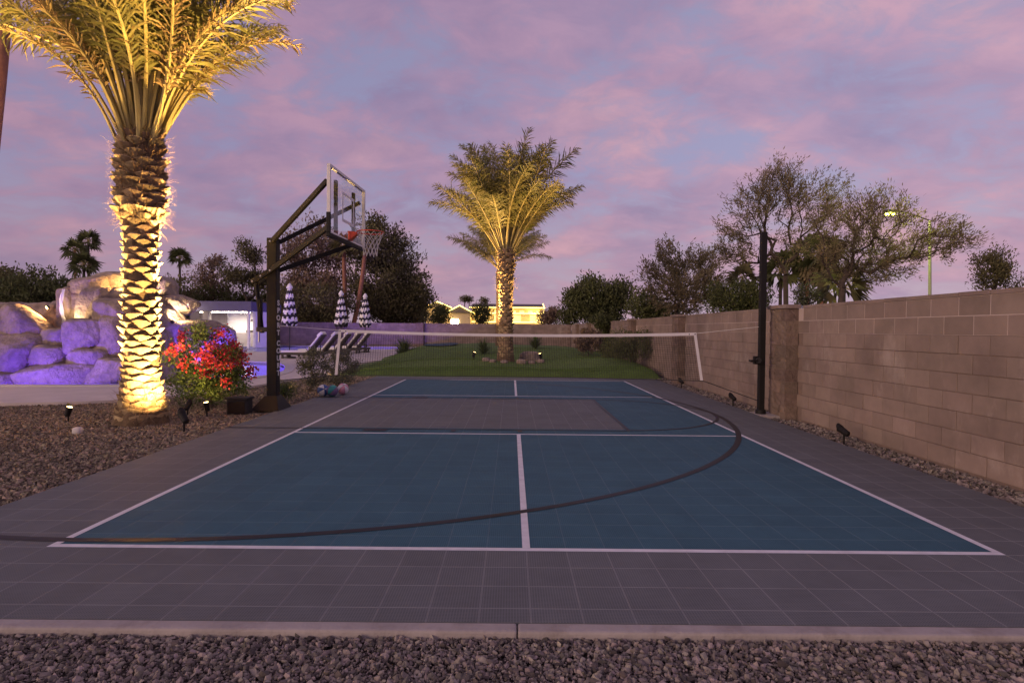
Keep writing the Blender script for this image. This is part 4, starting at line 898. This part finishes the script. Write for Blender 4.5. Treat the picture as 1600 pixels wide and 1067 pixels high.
MB().bar((.02, -.11, topz-.02), bp(-.84, -.05, .30), .06, .075, bev=.006).build('upper_arm', BM, bg_); MB().bar((.02, .11, topz-.02), bp(.80, -.05, .30), .06, .075, bev=.006).build('upper_arm', BM, bg_)
lo0 = Vector((-.30, 0, 2.16)); lo1 = Vector((0, 0, 2.39))
for s in (-1, 1):
    e = bp(s*.72, -.05, -.40 if s < 0 else -.46); a_ = Vector((-.32, s*.12, 2.19)); k_ = Vector((.02, s*.12, 2.40))
    MB().bar(a_, k_, .06, .08, bev=.006).bar(k_, e, .06, .08, bev=.006).build('lower_arm', BM, bg_)
for s in (-1, 1):
    for (x, z) in ((0, topz-.02), (0, 2.385), (-.16, 2.29), (-.30, 2.20)): MB().tube([(x, s*.14, z), (x, s*.158, z)], .016, 8).build('bolt', M['bolt'], bg_)
MB().tube([(-.30, 0, 2.20), (-.19, 0, 1.32)], .035, 10).build('lift_cylinder', BM, bg_); MB().box((-.26, -.05, 1.35), (-.20, .05, 1.9), bev=.01).build('spring_cover', BM, bg_)
MB().box((-.27, -.07, 1.34), (-.08, .07, 1.42), bev=.008).build('lift_bracket', M['bark_red'] if False else M['dark_steel'], bg_)
MB().tube([(-.24, -.02, 1.34), (-.24, -.02, 1.16)], .014, 8).build('crank_rod', M['bolt'], bg_)
rc = bp(0, .40, -.385); RR = .229
rm = empty('rim', (0, 0, 0)); rm.parent = bg_
MB().tube([rc+Vector((RR*math.cos(2*PI*k/36), RR*math.sin(2*PI*k/36), 0)) for k in range(37)], .0105, 8, cap=False).build('ring', M['rim'], rm, smooth=True)
mb = MB(); mb.box((.03, -.09, -.53), (.06, .09, -.375), M=BMt, bev=.006)
V = [bp(-.075, .06, -.375), bp(.075, .06, -.375), bp(.05, .20, -.39), bp(-.05, .20, -.39), bp(-.075, .06, -.52), bp(.075, .06, -.52), bp(.05, .19, -.41), bp(-.05, .19, -.41)]
mb.add(V, [(0, 1, 2, 3), (4, 7, 6, 5), (0, 3, 7, 4), (1, 5, 6, 2), (3, 2, 6, 7)]); mb.build('bracket', M['rim'], rm)
mb = MB(); n = 12
ringr = [(RR, 0), (RR*.86, -.07), (RR*.72, -.15), (RR*.60, -.23), (RR*.53, -.31), (RR*.52, -.40)]
for k in range(n):
    for s in (-1, 1):
        mb.tube([rc+Vector((r*math.cos(2*PI*(k+s*.5*i)/n), r*math.sin(2*PI*(k+s*.5*i)/n), z-.008)) for i, (r, z) in enumerate(ringr)], .0045, 4, cap=False)
mb.build('net', M['cord'], rm)
ltr = 'SPORT', 'COURT'; z = 1.835
for wd in ltr:
    for ch in wd:
        cu = bpy.data.curves.new('letter', 'FONT'); cu.body = ch; cu.size = .150; cu.align_x = 'CENTER'; cu.align_y = 'CENTER'; cu.extrude = .0012; cu.offset = .006; cu.materials.append(M['white_paint'])
        tmp = bpy.data.objects.new('tmp', cu); C.objects.link(tmp); bpy.context.view_layer.update(); me = bpy.data.meshes.new_from_object(tmp.evaluated_get(bpy.context.evaluated_depsgraph_get())); bpy.data.objects.remove(tmp); me.name = 'letter'
        link('letter', me, bg_, (.0875, 0, z), (PI/2, 0, PI/2), (1.35, .82, 1)); z -= .128
    z -= .055

# ------------------------------------------------------------------ net and its post
NY = 6.32
nr = empty('court_net', (0, NY, 0), 'white topped mesh net stretched across the court', 'net')
def ntop(u): return 1.395-.055*(1-(2*u-1)**2)
def nbot(u): return .565+.05*(1-(2*u-1)**2)*.5+.04*(1-u)
def nx_(u, v):  # v 0 top .. 1 bottom
    return -3.07-.07*v*(1-u)+6.13*u+.13*v*u
def npnt(u, v): return Vector((nx_(u, v), 0, ntop(u)*(1-v)+nbot(u)*v))
def bandq(u0, u1, v0, v1, n, th, name, m):
    mb = MB(); V = []
    for i in range(n+1):
        for t, q in ((0, -1), (1, -1), (1, 1), (0, 1)):
            if abs(u1-u0) > abs(v1-v0): p_ = npnt(u0+(u1-u0)*i/n, v0 if t == 0 else v1)
            else: p_ = npnt(u0 if t == 0 else u1, v0+(v1-v0)*i/n)
            V.append((p_.x, q*th/2, p_.z))
    mb.add(V, [(i*4+k, i*4+(k+1) % 4, i*4+4+(k+1) % 4, i*4+4+k) for i in range(n) for k in range(4)]+[(0, 1, 2, 3), (n*4+3, n*4+2, n*4+1, n*4)]); return mb.build(name, m, nr)
bandq(0, 1, 0, .062, 32, .008, 'top_tape', M['tape']); bandq(0, .0075, .062, 1.0, 6, .007, 'end_tape', M['tape']); bandq(.9925, 1, .062, 1.0, 6, .007, 'end_tape', M['tape'])
mb = MB()
for i in range(1, 150): u = i/150; mb.tube([npnt(u, .07), npnt(u, 1)], .0028, 3, cap=False)
for j in range(1, 20): mb.tube([npnt(i/16, .075+.925*j/20) for i in range(17)], .0028, 3, cap=False)
mb.build('mesh', M['net_cord'], nr)
POST = Vector((4.18, 6.30, 0))
mb = MB(); mb.tube([(-4.14, .03, .50), npnt(0, 1)]+[npnt(i/16, 1.0) for i in range(17)]+[(POST.x-.06, 0, .24)], .008, 6); mb.build('bottom_rope', M['net_cord'], nr)
MB().tube([(-4.14, .03, 1.45), npnt(0, .02)], .004, 5).tube([npnt(1, .02), (POST.x-.05, 0, 1.50)], .004, 5).build('top_cable', M['cord'], nr)
for u in (0.004, .02, .98, .996): MB().tube([npnt(u, .035)+Vector((0, -.006, 0)), npnt(u, .035)+Vector((0, .006, 0))], .011, 8).build('grommet', M['dark_steel'], nr)
po = empty('net_post', POST, 'tall black square post with winch by the block wall', 'post')
MB().box((-.048, -.048, .0), (.048, .048, 3.10), bev=.008).build('shaft', BM, po); MB().box((-.044, -.044, 3.10), (.044, .044, 3.112)).build('cap', BM, po)
MB().lathe([(.085, 0), (.085, .07), (.07, .085)], 18, o=(0, 0, .005)).build('ground_sleeve', BM, po)
MB().tube([(-.055, -.09, .93), (-.055, .03, .93)], .055, 14).build('winch_drum', BM, po); MB().box((-.13, -.03, .86), (-.05, .05, 1.0), bev=.01).build('winch_bracket', BM, po)
MB().tube([(-.10, -.10, .93), (-.25, -.12, .93)], .012, 8).tube([(-.25, -.12, .925), (-.25, -.21, .925)], .02, 10).build('winch_handle', BM, po)
MB().tube([(-.09, -.09, .93), (-.09, -.10, .93)], .05, 14).build('gear', M['dark_steel'], po)
tag(MB().box((4.09, 6.02, -.03), (4.55, 6.56, .013), bev=.006).build('post_pad', M['concrete']), 'small concrete pad under the black net post', 'pad')

# ------------------------------------------------------------------ balls
def ball(x, y, c1, c2, label, rot):
    root = empty('basketball', (x, y, .012), label, 'ball', 'balls beside the court'); bm = bmesh.new(); bmesh.ops.create_uvsphere(bm, u_segments=32, v_segments=20, radius=.119)
    for f in bm.faces:
        c = f.calc_center_median(); a = math.atan2(c.y, c.x); f.material_index = int((a+PI)/(PI/3)+.001) % 2; f.smooth = True
    me = bpy.data.meshes.new('shell'); bm.to_mesh(me); bm.free(); me.materials.append(c1); me.materials.append(c2); link('shell', me, root, (0, 0, .119), rot)
    mb = MB()
    for k in range(3): a = PI/3*k; mb.tube([(.1192*math.cos(t)*math.cos(a), .1192*math.cos(t)*math.sin(a), .1192*math.sin(t)) for t in [2*PI*i/40 for i in range(41)]], .0016, 4, cap=False)
    mb.build('seam', M['black_paint'], root, loc=(0, 0, .119), rot=rot)
pm = lambda n, c: mat(n, c, .5, .12, 30, .3, 500)
ball(-3.98, 8.32, pm('ball_blue', (.035, .09, .30)), pm('ball_white', (.70, .70, .72)), 'blue and white basketball, leftmost of three', (1.2, .5, .3))
ball(-3.78, 8.27, pm('ball_teal', (.02, .26, .26)), pm('ball_violet', (.17, .11, .24)), 'teal and violet basketball between two other balls', (.2, .9, 1.2))
ball(-3.66, 8.62, pm('ball_ivory', (.74, .68, .70)), pm('ball_pink', (.70, .30, .40)), 'white and pink ball behind the teal one', (.7, .3, .2))

# ------------------------------------------------------------------ loungers and umbrellas
def lounger(x, y, label):
    root = empty('sun_lounger', (x, y, .025), label, 'lounger', 'white loungers by the pool')
    MB().box((-1.25, -.36, .16), (.62, .36, .27), bev=.02).build('frame', M['wicker'], root)
    for lx in (-1.15, .5):
        for ly in (-.3, .3): MB().box((lx-.04, ly-.04, 0), (lx+.04, ly+.04, .165)).build('leg', M['wicker'], root)
    MB().box((-1.22, -.33, .27), (0, .33, .36), bev=.035).build('seat_cushion', M['cushion'], root)
    d = Vector((.62, 0, .78)).normalized()
    MB().bar((0, 0, .28), Vector((0, 0, .28))+d*1.02, .66, .06, bev=.01, up=(-1, 0, .6)).build('backrest', M['wicker'], root)
    MB().bar(Vector((-.07, 0, .33)), Vector((-.07, 0, .33))+d*1.02, .64, .085, bev=.03, up=(-1, 0, .6)).build('back_cushion', M['cushion'], root)
    MB().bar(Vector((-.10, 0, .36))+d*.80, Vector((-.04, 0, .36))+d*1.06, .60, .16, bev=.06, up=(-1, 0, .6)).build('pillow', M['cushion'], root)
    MB().bar((.5, 0, .2), Vector((.05, 0, .3))+d*.6, .05, .03).build('back_strut', M['wicker'], root)
for i, lb in enumerate(('nearest white lounger of the poolside row', 'second white lounger of the poolside row', 'middle white lounger, partly behind the net end tape', 'fourth white lounger of the poolside row', 'farthest white lounger of the poolside row')):
    lounger(-9.25+.05*i, 22.8+1.9*i, lb)
def umbrella(x, y, label, s):
    root = empty('patio_umbrella', (x, y, .025), label, 'umbrella', 'folded striped umbrellas')
    MB().lathe([(.28, 0), (.28, .05), (.06, .08), (.04, .35)], 20).build('base', M['dark_steel'], root); MB().lathe([(.024, .3), (.024, 3.30)], 10).build('pole', M['dark_steel'], root)
    rg = random.Random(s); n = 32; rows = 28; V = []; F = []; Mi = []
    for r in range(rows+1):
        t = r/rows; z = 3.28-1.80*t; R_ = .07+.27*t**.8-.05*max(0, t-.93)/.07
        for k in range(n):
            a = 2*PI*k/n; pl_ = math.cos(8*a+s); q = R_*(1+.20*pl_*min(1, t*3)); V.append((q*math.cos(a+.25*t), q*math.sin(a+.25*t), z+.035*pl_*t-(.03*rg.random() if r == rows else 0)))
    for r in range(rows):
        for k in range(n):
            F.append((r*n+k, (r+1)*n+k, (r+1)*n+(k+1) % n, r*n+(k+1) % n)); Mi.append(int((r+.62*math.cos(8*2*PI*(k+.5)/n+s+1.0)+.5)//2.8) % 2)
    mb = MB(); mb.v = V; mb.f = F; mb.m = Mi; mb.build('canopy', [M['canvas_white'], M['canvas_black']], root, smooth=True)
    MB().lathe([(.02, 3.26), (.15, 3.20), (.13, 3.28), (.05, 3.40), (.012, 3.43)], 16).build('top_vent', M['canvas_white'], root)
    MB().lathe([(.012, 3.42), (.022, 3.45), (.004, 3.49)], 8).build('finial', M['dark_steel'], root)
q = at(452.5, 512, 23.2); umbrella(q.x, 23.2, 'folded striped umbrella closest to the hoop pole', 1)
q = at(533, 512, 27.9); umbrella(q.x, 27.9, 'folded striped umbrella above the net end tape', 2)
q = at(570.5, 512, 30.4); umbrella(q.x, 30.4, 'smallest folded striped umbrella at the far end', 3)
q = at(567, 545, 29.6); t = empty('side_table', (q.x, 29.4, .025), 'small dark side table by the farthest lounger', 'table')
MB().box((-.25, -.25, .42), (.25, .25, .46), bev=.01).build('table_top', M['wicker'], t)
for sx in (-1, 1):
    for sy in (-1, 1): MB().box((sx*.21-.02, sy*.21-.02, 0), (sx*.21+.02, sy*.21+.02, .42)).build('leg', M['wicker'], t)

# ------------------------------------------------------------------ outdoor kitchen
YK = 35.5
kx0 = at(246, 500, YK).x; kx1 = at(397, 500, YK).x; k = empty('outdoor_kitchen', ((kx0+kx1)/2, YK, .025), 'flat roofed outdoor kitchen with lit white interior by the pool', 'pavilion')
hw = (kx1-kx0)/2
def kz(y): return at(350, y, YK).z-.025
def kxx(x): return at(x, 500, YK).x-k.location.x
MB().box((kxx(305), -.4, kz(486)), (kxx(397), 4.6, kz(471)), bev=.03).build('roof', M['fascia'], k)
MB().box((kxx(246), -.2, kz(478)), (kxx(305)-.01, 4.2, kz(474))).build('lower_roof', M['stucco_dark'], k)
MB().box((kxx(300), 4.2, 0), (kxx(394), 4.4, kz(486)-.003)).build('back_wall', M['stucco'], k); MB().box((kxx(246), 4.0, 0), (kxx(308), 4.19, kz(480))).build('back_wall', M['stucco_dark'], k)
MB().box((kxx(392), .3, 0), (kxx(394)+.1, 4.19, kz(486)-.003)).build('side_wall', M['stucco'], k)
MB().box((kxx(318), -.1, 0), (kxx(327), .28, kz(486)-.003), bev=.01).build('column', M['stucco_dark'], k); MB().box((kxx(387), -.1, 0), (kxx(390), .1, kz(486)-.003), bev=.01).build('column', M['white_metal'], k)
MB().box((kxx(340), 2.6, 0), (kxx(375), 3.4, 1.0), bev=.02).build('counter', M['stucco_dark'], k)
MB().box((kxx(341), 4.10, kz(540)), (kxx(374), 4.18, kz(516)), bev=.01).build('screen', M['screen'], k)
fn = MB().box((kxx(373)-.1, 2.0, kz(501)), (kxx(381), 2.4, kz(498)), bev=.03); fn.build('heater', M['black_metal'], k)
MB().box((kxx(306), .5, kz(487)-.05), (kxx(385), .62, kz(487)-.012)).build('light_bar', M['lens_white'], k)
lamp('kitchen_light', 'AREA', (k.location.x+1.2, YK+1.8, k.location.z+kz(488)-.1), 260, (1.0, .86, .72), k).data.size = 2.4
sl = empty('wall_lamp', at(294, 487, 34.8), 'small brilliant lamp at the outdoor kitchen eave', 'lamp')
bm = bmesh.new(); bmesh.ops.create_uvsphere(bm, u_segments=14, v_segments=10, radius=.11); me = bpy.data.meshes.new('bulb'); bm.to_mesh(me); bm.free(); me.materials.append(M['lens_white']); link('bulb', me, sl)
MB().lathe([(.02, .08), (.14, .10), (.10, .2), (.02, .24)], 14).build('shade', M['black_metal'], sl); lamp('bulb_light', 'POINT', sl.location+Vector((0, -.15, -.05)), 60, (1, .8, .5), sl, size=.1)

# ------------------------------------------------------------------ lit house far behind
HYD = 92.0
hx = lambda x: at(x, 490, HYD).x; hz = lambda y: at(760, y, HYD).z
h = empty('lit_house', (hx(760), HYD, 0), 'single storey house far behind outlined in yellow string lights', 'house'); ho = Vector(h.location)
def hb(name, x0, x1, y0, y1, d0, d1, m): return MB().box((hx(x0)-ho.x, d0, hz(y1)), (hx(x1)-ho.x, d1, hz(y0))).build(name, m, h)
hb('wall', 738, 848, 481, 514, 0, 8, M['house_wall']); hb('wall', 668, 704, 482, 514, -1.5, 5, M['house_wall']); hb('wall', 704, 737, 490, 514, -3, 3, M['house_wall'])
def gable(x0, x1, ye, yt, d0, d1):
    xa, xb, xm = hx(x0)-ho.x, hx(x1)-ho.x, (hx(x0)+hx(x1))/2-ho.x; z0, z1 = hz(ye), hz(yt); V = [(xa, d0, z0), (xb, d0, z0), (xm, d0, z1), (xa, d1, z0), (xb, d1, z0), (xm, d1, z1)]
    MB().add(V, [(0, 1, 2), (3, 5, 4), (0, 2, 5, 3), (1, 4, 5, 2), (0, 3, 4, 1)]).build('roof', M['house_roof'], h)
    for a, b in ((0, 2), (2, 1)): MB().bar(Vector(V[a])+Vector((0, -.12, 0)), Vector(V[b])+Vector((0, -.12, 0)), .13).build('light_string', M['string_light'], h)
gable(664, 708, 482, 473, -1.9, 5); gable(700, 742, 490, 479, -3.4, 3)
x0, x1 = hx(734)-ho.x, hx(851)-ho.x; V = [(x0, -.8, hz(481)), (x1, -.8, hz(481)), (x1-.3, 4, hz(473)), (x0+.3, 4, hz(473)), (x1, 8.8, hz(481)), (x0, 8.8, hz(481))]
MB().add(V, [(0, 1, 2, 3), (3, 2, 4, 5), (1, 4, 2), (0, 3, 5), (0, 5, 4, 1)]).build('roof', M['house_roof'], h)
for (xa, ya, xb, yb) in ((734, 480.6, 851, 480.6), (734, 489.5, 849, 489.5), (738, 503, 850, 503), (849, 481, 849.6, 505), (666, 483, 664, 500), (848, 474, 849.5, 481)):
    MB().bar((hx(xa)-ho.x, -.95, hz(ya)), (hx(xb)-ho.x, -.95, hz(yb)), .13).build('light_string', M['string_light'], h)
for xx in range(760, 846, 13): hb('window', xx, xx+7, 485, 488.6, -.06, -.01, M['house_window'])
for xx in (748, 772, 800, 828): hb('window', xx, xx+14, 492, 502, -.06, -.01, M['house_window'])
hb('window', 680, 690, 488, 496, -1.56, -1.51, M['house_window'])
for x in (745, 790, 835): lamp('eave_light', 'POINT', (hx(x), HYD-1.6, hz(488)), 300, (1, .66, .18), h, size=.3)
lamp('eave_light', 'POINT', (hx(690), HYD-4, hz(490)), 350, (1, .66, .18), h, size=.3)
hb('garage_lamp', 708, 719, 500, 507, -3.08, -3.01, M['lens_white'])
for xx, yy in ((726, 467), (733, 468), (758, 470)): px_tree('shrub', [(xx-4, yy-3, xx+4, yy+4)], xx, 110, ['far dark treetop left above the lit roof', 'far dark treetop in the middle above the lit roof', 'far dark treetop right above the lit roof'][(726, 733, 758).index(xx)], 12, 300, .4, 'leaf_dark', 80+xx, spread=.4, rt=.1)

# ------------------------------------------------------------------ street lamp
p0 = at(1456, 460, 14.4); p1 = at(1453, 345, 14.4); p2 = at(1394, 334, 14.4)
s = empty('street_lamp', (p0.x, 14.4, -.05), 'glowing yellow street lamp on pale pole among tree leaves', 'street lamp'); so = Vector(s.location)
MB().tube([(0, 0, 0), p1-so], [.055, .04], 10).build('pole', M['street_pole'], s, smooth=True); MB().tube([p1-so, (p1+p2)/2-so+Vector((0, 0, .1)), p2-so+Vector((.1, 0, .08))], .02, 8).build('arm', M['dark_steel'], s, smooth=True)
MB().box(p2-so+Vector((-.22, -.10, .02)), p2-so+Vector((.18, .10, .12)), bev=.03).build('head', M['dark_steel'], s); MB().box(p2-so+Vector((-.18, -.085, -.04)), p2-so+Vector((.08, .085, .022)), bev=.02).build('lens', M['lens_sodium'], s)
lamp('street_light', 'POINT', p2+Vector((-.05, -.10, -.16)), 110, (.92, 1.0, .20), s, size=.08)
